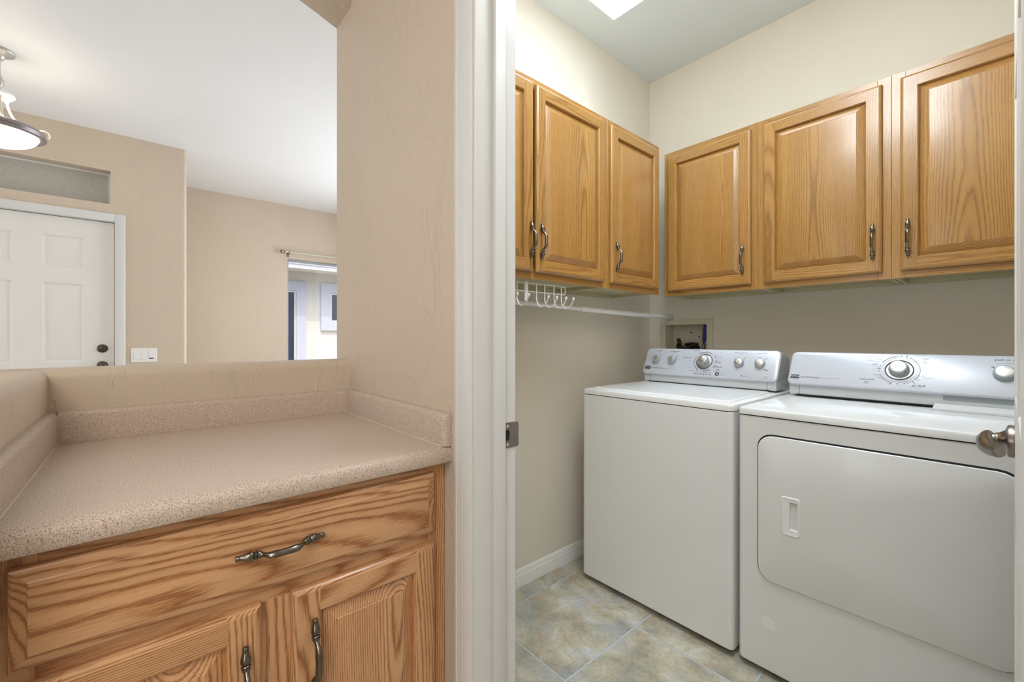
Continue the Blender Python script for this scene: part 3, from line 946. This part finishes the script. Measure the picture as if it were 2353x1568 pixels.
pr = [(.0006, .9142), (.019, .9142), (.019, .976), (.017, .982), (.013, .9862), (.009, .9872), (.0006, .9872)]
L = []
for k, (dx, sc) in enumerate(((0, 1), (.003, .93), (.006, .78), (.0085, .45), (.0092, .1))):
    L.append([(-.822 + dx, YW - max(.0006, (w * sc if w > .001 else w)), z if z < .95 else z - (1 - sc) * .008) for w, z in pr])
loft(bm, L)
finish('side_splash', bm, M_COUNTER, ct, ang=60)
finish('side_splash', splash(-.1595, YB0, 'x', -1.4235, -.818, 1), M_COUNTER, ct, ang=40)
bm = NB(); box(bm, -1.405, -.820, YW - .0207, YW - .0189, .9140, .9155)
finish('caulk_seam', bm, M_CAULK, ct)
bm = NB(); box(bm, -1.405, -.822, YB0 - .0002, YB0 + .0018, .9140, .9155)
finish('caulk_seam', bm, M_CAULK, ct)

# ------------------------------------------------------------------ washer and dryer
def plane_map(x0, yb, zb, yt, zt):
    L = math.hypot(yt - yb, zt - zb)
    vy, vz = (yt - yb) / L, (zt - zb) / L
    return (lambda p: V((x0 + p[0], yb + vy * p[1] - vz * p[2], zb + vz * p[1] + vy * p[2]))), L

def knob(name, parent, M, u, v, r, h, mark=None):
    bm = NB()
    lathe(bm, [(r, 0.0), (r * 1.02, h * .25), (r * .93, h * .75), (r * .84, h * .97), (r * .72, h)], (u, v, 0), (0, 0, 1), 28)
    k = finish(name, bm, M_KNOB, parent, M)
    bm = NB()
    lathe(bm, [(r * .74, h - .0005), (r * .74, h + .0008), (r * .70, h + .0012), (.0005, h + .0014)], (u, v, 0), (0, 0, 1), 28)
    finish('knob_cap', bm, M_CHROME, k, M)
    if mark is not None:
        bm = NB()
        ca, sa = math.cos(mark), math.sin(mark)
        box(bm, u + ca * r * .9 - .0015, u + ca * r * .9 + .0015, v + sa * r * .9 - .0015, v + sa * r * .9 + .0015, h * .6, h * .9)
        finish('pointer', bm, M_INK, k, M)
    return k

def arc(bm, u, v, r, t0, t1, w=.0011, c0=.0001, c1=.0006, n=16):
    L = []
    for k in range(n + 1):
        t = math.radians(t0 + (t1 - t0) * k / n)
        ca, sa = math.cos(t), math.sin(t)
        L.append([(u + (r - w) * ca, v + (r - w) * sa, c0), (u + (r + w) * ca, v + (r + w) * sa, c0), (u + (r + w) * ca, v + (r + w) * sa, c1), (u + (r - w) * ca, v + (r - w) * sa, c1)])
    loft(bm, L)

def stroke(bm, u0, v0, u1, v1, w=.0011, c0=.0001, c1=.0006):
    d = V((u1 - u0, v1 - v0, 0)).normalized(); n = V((-d.y, d.x, 0)) * w
    p = [V((u0, v0, 0)) - n, V((u1, v1, 0)) - n, V((u1, v1, 0)) + n, V((u0, v0, 0)) + n]
    loft(bm, [[(q.x, q.y, c) for q in p] for c in (c0, c1)])

def console(root, x0, x1, yb, zb, yt, zt, zbase, yback):
    M, Lv = plane_map(x0, yb, zb, yt, zt)
    Wc = x1 - x0
    bm = NB()
    inv = lambda u, v: None
    loops = []
    for c, g, r in ((0, .009, .016), (-.002, .004, .019), (-.007, 0, .022)):
        loops.append([M(V((a, b, c))) for a, b in rr(g, Wc - g, g, Lv - g, r)])
    back = [(x0 + a, yback, zb - .02 + b * (zt - .018 - zb + .02) / Lv) for a, b in rr(.006, Wc - .006, 0, Lv, .03)]
    mid = [V(p) * .5 + V(q) * .5 for p, q in zip(loops[-1], back)]
    mid = [V((p.x, p.y, p.z + .004)) for p in mid]
    loft(bm, loops + [mid, back])
    cb = finish('console', bm, M_PANEL, root, ang=28)
    bm = NB()
    box(bm, x0 + .006, x1 - .006, yb + .016, yback, zbase, zb + .008, .006, 2)
    finish('console_base', bm, M_BAND, root)
    bm = NB()
    box(bm, x0 + .042, x0 + .0432, yb + .0153, yb + .02, zbase + .001, zb - .004); box(bm, x1 - .0432, x1 - .042, yb + .0153, yb + .02, zbase + .001, zb - .004)
    box(bm, x0 + .03, x1 - .03, yb + .0145, yb + .02, zbase - .002, zbase + .0012)
    finish('seam', bm, M_DARK, root)
    return M, Lv, cb

def tops(bm, x0, x1, y0, y1, z0, z1, r=.018):
    loft(bm, [rrl(z0, x0, x1, y0, y1, r), rrl(z1 - .008, x0, x1, y0, y1, r), rrl(z1 - .003, x0 + .002, x1 - .002, y0 + .002, y1 - .002, r), rrl(z1, x0 + .008, x1 - .008, y0 + .008, y1 - .002, r)])

# washer
WX0, WX1, WY0, WY1 = -1.343, -.646, 1.611, 2.285
ws_ = thing('washer', 'white top-loading washing machine with closed lid, left of the dryer', 'washing machine', ((WX0 + WX1) / 2, 1.95, 0), None)
bm = NB()
loft(bm, [rrl(.022, WX0 + .004, WX1 - .004, WY0 + .004, WY1, .016), rrl(.026, WX0, WX1, WY0, WY1, .018), rrl(.884, WX0, WX1, WY0, WY1, .018), rrl(.8865, WX0 + .0015, WX1 - .0015, WY0 + .0015, WY1, .018)])
finish('cabinet_body', bm, M_ENAM, ws_, ang=25)
bm = NB(); loft(bm, [rrl(.8865, WX0 + .006, WX1 - .006, WY0 + .006, WY1, .014), rrl(.890, WX0 + .006, WX1 - .006, WY0 + .006, WY1, .014)]); finish('top_gap', bm, M_DARK, ws_)
bm = NB(); tops(bm, WX0 - .001, WX1 + .001, WY0 - .001, WY1, .890, .915, .022); finish('top', bm, M_ENAM, ws_, ang=25)
bm = NB()
loft(bm, [rrl(.9152, WX0 + .030, WX1 - .030, 1.655, 2.098, .03), rrl(.9180, WX0 + .031, WX1 - .031, 1.656, 2.098, .03), rrl(.9205, WX0 + .036, WX1 - .036, 1.661, 2.094, .028)])
finish('lid', bm, M_ENAM, ws_, ang=20)
for x in (WX0 + .05, WX1 - .05):
    for y in (WY0 + .06, WY1 - .05):
        bm = NB(); lathe(bm, [(.018, 0), (.018, .012), (.010, .014), (.010, .026)], (x, y, 0), (0, 0, 1), 14); finish('foot', bm, M_BLACK, ws_)
MW, LW, cw = console(ws_, -1.318, -.654, 2.086, .964, 2.152, 1.102, .922, 2.27)
U = lambda x: x + 1.318
mk = lambda s, x, v, sz, m=M_INK, **k: text('lettering', s, (U(x), v, .0001), sz, m, cw, MW, **k)
# badge and name
def badge(root, M, u, v, curve=False):
    bm = NB(); loft(bm, [rrl(.0002, u - .0165, u + .0165, v - .008, v + .0085, .0015), rrl(.001, u - .016, u + .016, v - .0075, v + .008, .0012)])
    b = finish('badge', bm, M_BADGE, root, M)
    text('lettering', 'MAYTAG', (u, v + .0003, .0011), .0085, M_WHITEP, b, M, ext=.0002)
    bm = NB()
    L = []
    for k in range(13):
        t = k / 12 * 2 - 1
        q = v - .0095 - .0035 * (1 - t * t)
        L.append([(u + t * .0165, q - .0007, .0002), (u + t * .0165, q + .0007, .0002), (u + t * .0165, q + .0007, .0008), (u + t * .0165, q - .0007, .0008)])
    loft(bm, L)
    finish('badge_trim', bm, M_KNOB, root, M)
badge(cw, MW, U(-1.289), .036)
mk('CENTENNIAL', -1.236, .035, .0105, stretch=1.15)
bm = NB(); stroke(bm, U(-1.200), .0335, U(-1.135), .0335, .0008); finish('fine_print', bm, M_INKL, cw, MW)
for x in (-1.247, -1.156):
    knob('control_knob', cw, MW, U(x), .083, .0215, .020)
for x in (-.821, -.731):
    knob('control_knob', cw, MW, U(x), .082, .0215, .020)
mk('load size', -1.243, .136, .010); mk('temperature', -1.151, .135, .010)
mk('fabric softener', -.819, .136, .0105, M_INKL); mk('extra rinse', -.731, .136, .0105, M_INKL)
bm = NB()
for x in (-1.247, -1.156, -.821, -.731):
    stroke(bm, U(x) - .004, .108, U(x) - .007, .113); stroke(bm, U(x) + .016, .103, U(x) + .021, .108)
arc(bm, U(-1.156), .083, .026, 10, 50)
finish('scale_mark', bm, M_INK, cw, MW)
bm = NB()
for x, v, l in ((-1.256, .116, .004), (-1.225, .112, .004), (-1.165, .116, .010), (-1.127, .113, .012), (-1.122, .090, .010), (-1.192, .094, .010), (-.828, .114, .006), (-.795, .112, .010), (-.738, .114, .007), (-.706, .113, .006), (-1.15, .127, .02), (-.82, .128, .012)):
    stroke(bm, U(x) - l / 2, v, U(x) + l / 2, v, .0009)
finish('fine_print', bm, M_INKL, cw, MW)
# main dial
DU, DV = U(-.986), .083
bm = NB()
lathe(bm, [(.0405, 0), (.0405, .002), (.0385, .003), (.0365, .002), (.0365, .0008)], (DU, DV, 0), (0, 0, 1), 40, False)
finish('dial_ring', bm, M_INK, cw, MW)
bm = NB(); lathe(bm, [(.037, .0003), (.030, .001), (.001, .0012)], (DU, DV, 0), (0, 0, 1), 36); finish('dial_plate', bm, M_CHROME, cw, MW)
knob('dial', cw, MW, DU, DV, .0275, .030, -1.0)
bm = NB()
R1 = .0505
for t0, t1, hd in ((125, 50, 0), (190, 150, 0), (238, 205, 0), (305, 270, 0)):
    arc(bm, DU, DV, R1, t0, t1, .0012)
for t, s in ((127, 1), (192, 1), (240, 1), (307, 1)):
    t_ = math.radians(t); p = (DU + R1 * math.cos(t_), DV + R1 * math.sin(t_))
    stroke(bm, p[0], p[1], p[0] + .010 * math.cos(t_), p[1] + .010 * math.sin(t_))
for t in (25, 0, -30):
    t_ = math.radians(t)
    for r_, dt in ((.052, -3), (.056, 5)):
        q = math.radians(t + dt)
        stroke(bm, DU + r_ * math.cos(q), DV + r_ * math.sin(q), DU + (r_ + .006) * math.cos(q + .12), DV + (r_ + .006) * math.sin(q + .12))
finish('scale_mark', bm, M_INK, cw, MW)
mk('normal', -1.035, .142, .0105); mk('heavy duty', -1.078, .103, .0105)
mk('casual', -.917, .110, .0100, M_INKL); mk('bulky', -.917, .082, .0105); mk('delicate', -.915, .058, .0115, italic=True); mk('soak', -.915, .043, .010, italic=True)
bm = NB()
for x, v, l in ((-1.01, .133, .014), (-.985, .138, .016), (-.943, .130, .010), (-1.045, .113, .014), (-1.062, .084, .014), (-1.058, .055, .014), (-1.056, .049, .016), (-1.045, .032, .028), (-.955, .027, .030), (-.915, .034, .034), (-.89, .022, .020), (-.89, .018, .016), (-.785, .017, .03), (-.70, .017, .016), (-.70, .023, .012), (-1.02, .024, .02), (-.975, .024, .03)):
    stroke(bm, U(x) - l / 2, v, U(x) + l / 2, v, .0007)
finish('fine_print', bm, M_INKL, cw, MW)
bm = NB()
for k in range(6):
    u = U(-1.022 + k * .0152)
    loft(bm, [[(a, b, c) for a, b in rr(u - .0036, u + .0036, .0135, .0170, .0016, 3)] for c in (.0001, .0008)])
finish('indicator_light', bm, M_BADGE, cw, MW)
bm = NB()
lathe(bm, [(.0092, .0001), (.0092, .0008), (.0046, .0008), (.0046, .0001)], (U(-.913), .021, 0), (0, 0, 1), 24, False); finish('round_mark', bm, M_BADGE, cw, MW)
bm = NB(); lathe(bm, [(.0024, .0001), (.0024, .0007)], (U(-.803), .020, 0), (0, 0, 1), 12); stroke(bm, U(-.715), .056, U(-.695), .052, .0015); finish('small_mark', bm, M_INK, cw, MW)

# dryer
DX0, DX1, DY0, DY1 = -.630, .107, 1.614, 2.285
dy = thing('dryer', 'white front-loading clothes dryer with wide door, behind the open laundry door', 'clothes dryer', ((DX0 + DX1) / 2, 1.95, 0), None)
bm = NB()
loft(bm, [rrl(.020, DX0 + .004, DX1 - .004, DY0 + .004, DY1, .016), rrl(.025, DX0, DX1, DY0, DY1, .018), rrl(.879, DX0, DX1, DY0, DY1, .018), rrl(.8835, DX0 + .003, DX1 - .003, DY0 + .003, DY1, .018)])
finish('cabinet_body', bm, M_ENAM, dy, ang=25)
bm = NB(); loft(bm, [rrl(.8835, DX0 + .007, DX1 - .007, DY0 + .007, DY1, .014), rrl(.888, DX0 + .007, DX1 - .007, DY0 + .007, DY1, .014)]); finish('top_gap', bm, M_DARK, dy)
bm = NB(); tops(bm, DX0 - .002, DX1 + .002, DY0 - .003, DY1, .888, .912, .022); finish('top', bm, M_ENAM, dy, ang=25)
for x in (DX0 + .05, DX1 - .05):
    for y in (DY0 + .06, DY1 - .05):
        bm = NB(); lathe(bm, [(.018, 0), (.018, .012), (.010, .014), (.010, .024)], (x, y, 0), (0, 0, 1), 14); finish('foot', bm, M_BLACK, dy)
MF = MR(DY0)
q = (-.562, .030, .330, .8235)
bm = NB(); loft(bm, [rrl(.0002, q[0] - .0035, q[1] + .0035, q[2] - .0025, q[3] + .0055, .047), rrl(.0008, q[0] - .0030, q[1] + .003, q[2] - .002, q[3] + .005, .047)]); finish('door_gap', bm, M_DARK, dy, MF)
hb = (-.4905, -.4365, .5065, .6325)
hole = (-.4655, -.4435, .5260, .6170)
bm = NB()
loft(bm, [rrl(.0009, *q, .045), rrl(.0045, *q, .045), rrl(.0065, q[0] + .0015, q[1] - .0015, q[2] + .0015, q[3] - .0015, .0445), rrl(.0072, q[0] + .004, q[1] - .004, q[2] + .004, q[3] - .004, .043),
          rrl(.0072, hb[0], hb[1], hb[2], hb[3], .008)], True, False)
dd = finish('door', bm, M_ENAM, dy, MF, ang=25)
bm = NB()
loft(bm, [rrl(.0070, hb[0] - .001, hb[1] + .001, hb[2] - .001, hb[3] + .001, .009), rrl(.0092, hb[0] + .001, hb[1] - .001, hb[2] + .001, hb[3] - .001, .008), rrl(.0098, hb[0] + .003, hb[1] - .003, hb[2] + .003, hb[3] - .003, .007),
          rrl(.0084, hb[0] + .008, hb[1] - .005, hb[2] + .010, hb[3] - .010, .004), rrl(.0084, *hole, .002), rrl(-.016, hole[0] - .004, hole[1], hole[2] + .004, hole[3] - .004, .002)], False, True)
finish('handle', bm, M_WHITEP, dd, MF, ang=25)
bm = NB(); loft(bm, [rrl(.0001, -.552, -.5115, .165, .199, .004), rrl(.0011, -.5517, -.5118, .1653, .1987, .004)]); finish('sticker', bm, M_WHITEP, dy, MF)
bm = NB()
loft(bm, [[(-.165, 2.030, .9125), (.088, 2.030, .9125), (.088, 2.098, .9125), (-.165, 2.098, .9125)], [(-.165, 2.030, .9185), (.088, 2.030, .9185), (.088, 2.098, .930), (-.165, 2.098, .930)], [(-.162, 2.033, .9200), (.085, 2.033, .9200), (.085, 2.096, .9318), (-.162, 2.096, .9318)]])
finish('lint_screen_lid', bm, M_ENAM, dy)
bm = NB(); box(bm, -.172, .094, 2.018, 2.026, .9121, .9127); finish('lint_screen_seam', bm, M_KNOB, dy)
MY, LD, cd = console(dy, -.612, .092, 2.070, .965, 2.148, 1.1, .920, 2.27)
bm = NB(); box(bm, -.145, .06, 2.0855, 2.090, .940, .961, .002); finish('finger_recess_shade', bm, M_KNOB, dy)  # flat grey patch painting the shade of a recess, nothing cut in
UD = lambda x: x + .612
mk2 = lambda s, x, v, sz, m=M_INK, **k: text('lettering', s, (UD(x), v, .0001), sz, m, cd, MY, **k)
badge(cd, MY, UD(-.5855), .034)
mk2('CENTENNIAL', -.5315, .033, .0105, stretch=1.1)
bm = NB(); stroke(bm, UD(-.494), .033, UD(-.432), .033, .0008); finish('fine_print', bm, M_INKL, cd, MY)
EU, EV = UD(-.2595), .084
bm = NB(); lathe(bm, [(.0410, 0), (.0410, .002), (.039, .003), (.037, .002), (.037, .0008)], (EU, EV, 0), (0, 0, 1), 40, False); finish('dial_ring', bm, M_INK, cd, MY)
bm = NB(); lathe(bm, [(.0375, .0003), (.030, .001), (.001, .0012)], (EU, EV, 0), (0, 0, 1), 36); finish('dial_plate', bm, M_CHROME, cd, MY)
bm = NB(); lathe(bm, [(.0500, .0001), (.0500, .0006), (.0492, .0006), (.0492, .0001)], (EU, EV, 0), (0, 0, 1), 48, False); finish('scale_ring', bm, M_INKL, cd, MY)
knob('dial', cd, MY, EU, EV, .0295, .030, -.75)
bm = NB()
R2 = .0565
arc(bm, EU, EV, R2, 150, 95, .0009)
for t in (85, 160, 167): arc(bm, EU, EV, R2, t, t + 4, .0011, n=3)
for k in range(13): arc(bm, EU, EV, R2, 62 - 8 * k, 62 - 8 * k - 5, .0013, n=3)
arc(bm, EU, EV, R2, 184, 188, .0013, n=3)
for k in range(6): arc(bm, EU, EV, R2, 202 + 8 * k, 207 + 8 * k, .0013, n=3)
for t in (266, 285, 294, 302, 320): arc(bm, EU, EV, R2, t, t + 5, .0013, n=3)
for t in (72, 176, 250, 312):
    t_ = math.radians(t); stroke(bm, EU + (R2 - .004) * math.cos(t_), EV + (R2 - .004) * math.sin(t_), EU + (R2 + .008) * math.cos(t_), EV + (R2 + .008) * math.sin(t_))
finish('scale_mark', bm, M_BADGE, cd, MY)
mk2('automatic', -.348, .040, .0115, italic=True); mk2('dry', -.350, .029, .0105, italic=True)
mk2('air fluff', -.206, .0235, .0125, italic=True)
mk2('dry', -.345, .130, .0085, M_INKL); mk2('timed', -.193, .1335, .0085, M_INKL); mk2('dry', -.192, .124, .0085, M_INKL)
mk2('push to start', .004, .137, .0115); mk2('off', -.031, .110, .0070); mk2('on', .021, .110, .0070)
bm = NB()
for x, v, l in ((-.345, .140, .034), (-.345, .121, .016), (-.284, .141, .018), (-.284, .1365, .018), (-.258, .1425, .008), (-.318, .125, .020), (-.323, .116, .018), (-.328, .108, .016), (-.330, .104, .020), (-.330, .097, .022), (-.329, .084, .008), (-.324, .062, .022), (-.318, .056, .016), (-.310, .049, .018), (-.309, .044, .020), (-.350, .021, .016),
                (-.287, .028, .008), (-.256, .019, .008), (-.215, .032, .006), (-.206, .0145, .014), (-.190, .117, .018), (-.196, .100, .006), (-.191, .088, .006), (-.192, .075, .006), (-.194, .064, .006), (-.180, .057, .024), (-.207, .048, .008), (.002, .1235, .05)):
    stroke(bm, UD(x) - l / 2, v, UD(x) + l / 2, v, .0006)
finish('fine_print', bm, M_INKL, cd, MY)
knob('control_knob', cd, MY, UD(-.004), .085, .0265, .022)
bm = NB(); stroke(bm, UD(-.004) - .022, .105, UD(-.004) - .026, .1085, .0012); stroke(bm, UD(-.004) + .022, .105, UD(-.004) + .026, .1085, .0012); finish('scale_mark', bm, M_INK, cd, MY)

# ------------------------------------------------------------------ recessed washer box and its contents
hbx = thing('washer_box', 'cream plastic recessed washer outlet box in the back wall', 'outlet box', (-1.248, YB, 1.03))
MWB = MR(YB)
bm = NB()
O_ = (-1.410, -1.087, 1.005, 1.266); I_ = (-1.377, -1.120, 1.03, 1.238)
loft(bm, [rrl(.0005, *O_, .006), rrl(.006, *O_, .006), rrl(.008, O_[0] + .003, O_[1] - .003, O_[2] + .003, O_[3] - .003, .005), rrl(.008, I_[0] + .002, I_[1] - .002, I_[2] + .002, I_[3] - .002, .002), rrl(.003, I_[0] + .003, I_[1] - .003, I_[2] + .002, I_[3] - .002, .002)], False, False)
finish('flange', bm, M_BOXP, hbx, MWB)
bm = NB()
I2 = (I_[0] + .003, I_[1] - .003, I_[2] + .002, I_[3] - .002)
loft(bm, [rrl(.003, *I2, .002), rrl(-.080, I2[0] + .004, I2[1] - .004, I2[2] + .002, I2[3] - .003, .003)], False, True)
finish('recess', bm, M_BOXP, hbx, MWB)
for a, b in ((-1.254, 1.190), (-1.205, 1.163)):
    bm = NB(); lathe(bm, [(.0045, -.0795), (.0045, -.0785)], (a, b, 0), (0, 0, 1), 12); finish('screw_hole', bm, M_DARK, hbx, MWB)
hs = thing('supply_hose', 'blue-sleeved supply hose hanging in the right side of the washer box', 'hose', (-1.150, YB + .03, 1.03))
bm = NB(); tube(bm, [(-1.146, YB + .030, 1.232), (-1.1475, YB + .030, 1.205), (-1.1525, YB + .030, 1.142), (-1.154, YB + .030, 1.138)], [.009, .0105, .0105, .007], 12); finish('sleeve', bm, M_BLUE, hs)
bm = NB(); tube(bm, [(-1.154, YB + .030, 1.14), (-1.155, YB + .030, 1.118)], .0045, 10); finish('stem', bm, M_BLUE, hs)
bm = NB(); lathe(bm, [(.009, 1.034), (.010, 1.06), (.007, 1.085), (.0085, 1.10), (.0085, 1.118)], (-1.155, YB + .03, 0), (0, 0, 1), 14); finish('valve', bm, M_NICK, hs)
cdx = thing('power_cord', 'tangled black cord lying in the bottom of the washer box', 'cord', (-1.27, YB + .04, 1.033))
bm = NB()
pts = []
for k in range(64):
    t = k / 63
    a = t * 2 * PI * 4.3
    q = 1 + .25 * math.sin(3.1 * a)
    pts.append((-1.262 + .058 * q * math.cos(a), YB + .042 + .022 * q * math.sin(a), 1.060 + .054 * t + .012 * math.sin(2.3 * a + 1)))
pts += [(-1.235, YB + .03, 1.122), (-1.215, YB + .03, 1.124), (-1.200, YB + .035, 1.112)]
tube(bm, pts, .0085, 8)
finish('cable', bm, M_BLACK, cdx)
bm = NB(); tube(bm, smoothpath([(-1.292, YB + .028, 1.112), (-1.303, YB + .028, 1.135), (-1.312, YB + .028, 1.152)], 4), [.008, .009, .010, .011, .012, .012, .012, .011, .008], 12); finish('plug', bm, M_BLACK, cdx)
bm = NB(); tube(bm, smoothpath([(-1.314, YB + .03, 1.152), (-1.322, YB + .04, 1.175), (-1.318, YB + .055, 1.205), (-1.305, YB + .07, 1.225)], 5), .0022, 6); finish('thin_wire', bm, M_BOXP, cdx)

# ------------------------------------------------------------------ hanging rod and hook rack under the left cabinets
rod = thing('hanging_rod', 'white tension rod under the left wall cabinets', 'rod', (-1.345, 1.5, 1.30))
zr = lambda y: 1.282 + (2.447 - y) * .0195
xr_ = lambda y: -1.348 + (2.447 - y) * .006
P_ = lambda y: (xr_(y), y, zr(y))
bm = NB(); tube(bm, [P_(1.62), P_(YL + .012)], .0105, 16); finish('inner_tube', bm, M_WIRE, rod)
bm = NB(); tube(bm, [P_(YB - .012), P_(1.60)], .0140, 18); finish('outer_tube', bm, M_WIRE, rod)
for y, s in ((YB, -1), (YL, 1)):
    bm = NB(); lathe(bm, [(.0001, 0.0005), (.021, 0.0005), (.021, .012), (.0165, .016), (.0165, .030), (.0145, .032)], (xr_(y), y, zr(y)), (0, s, 0), 22); finish('end_cap', bm, M_BOXP, rod)

rk = thing('hook_rack', 'white wire hook rack hanging under the left wall cabinet', 'hook rack', (-1.22, 1.15, 1.32))
XH = -1.220
bm = NB()
tube(bm, smoothpath([(XH, .955, 1.371), (XH, 1.20, 1.371), (XH, 1.335, 1.371), (XH, 1.350, 1.364), (XH, 1.353, 1.355), (XH, 1.350, 1.345), (XH, 1.335, 1.338), (XH, 1.20, 1.338), (XH, .955, 1.338)], 5), .0026, 8)
finish('wire_frame', bm, M_WIRE, rk)
for y in (1.126,):
    bm = NB(); box(bm, XH - .0012, XH + .0068, y - .0085, y + .0085, 1.3, 1.378, .0012); finish('strap', bm, M_WHITEP, rk)
for y in (.975, 1.020, 1.077, 1.180, 1.226, 1.280, 1.324):
    bm = NB()
    x0 = XH + .0045
    pts = [(x0, y, 1.374), (x0, y, 1.34), (x0, y, 1.312), (x0 + .004, y, 1.297), (x0 + .014, y, 1.283), (x0 + .028, y, 1.2775), (x0 + .044, y, 1.281), (x0 + .056, y, 1.292), (x0 + .062, y, 1.305), (x0 + .066, y, 1.312)]
    tube(bm, smoothpath(pts, 4), .0024, 8)
    h = finish('hook', bm, M_WIRE, rk)
    bm = NB(); lathe(bm, [(.0026, 0), (.0045, .003), (.0048, .009), (.0036, .013), (.0005, .0145)], (x0 + .0645, y, 1.3065), (.25, 0, 1), 12); finish('hook_tip', bm, M_WHITEP, h)
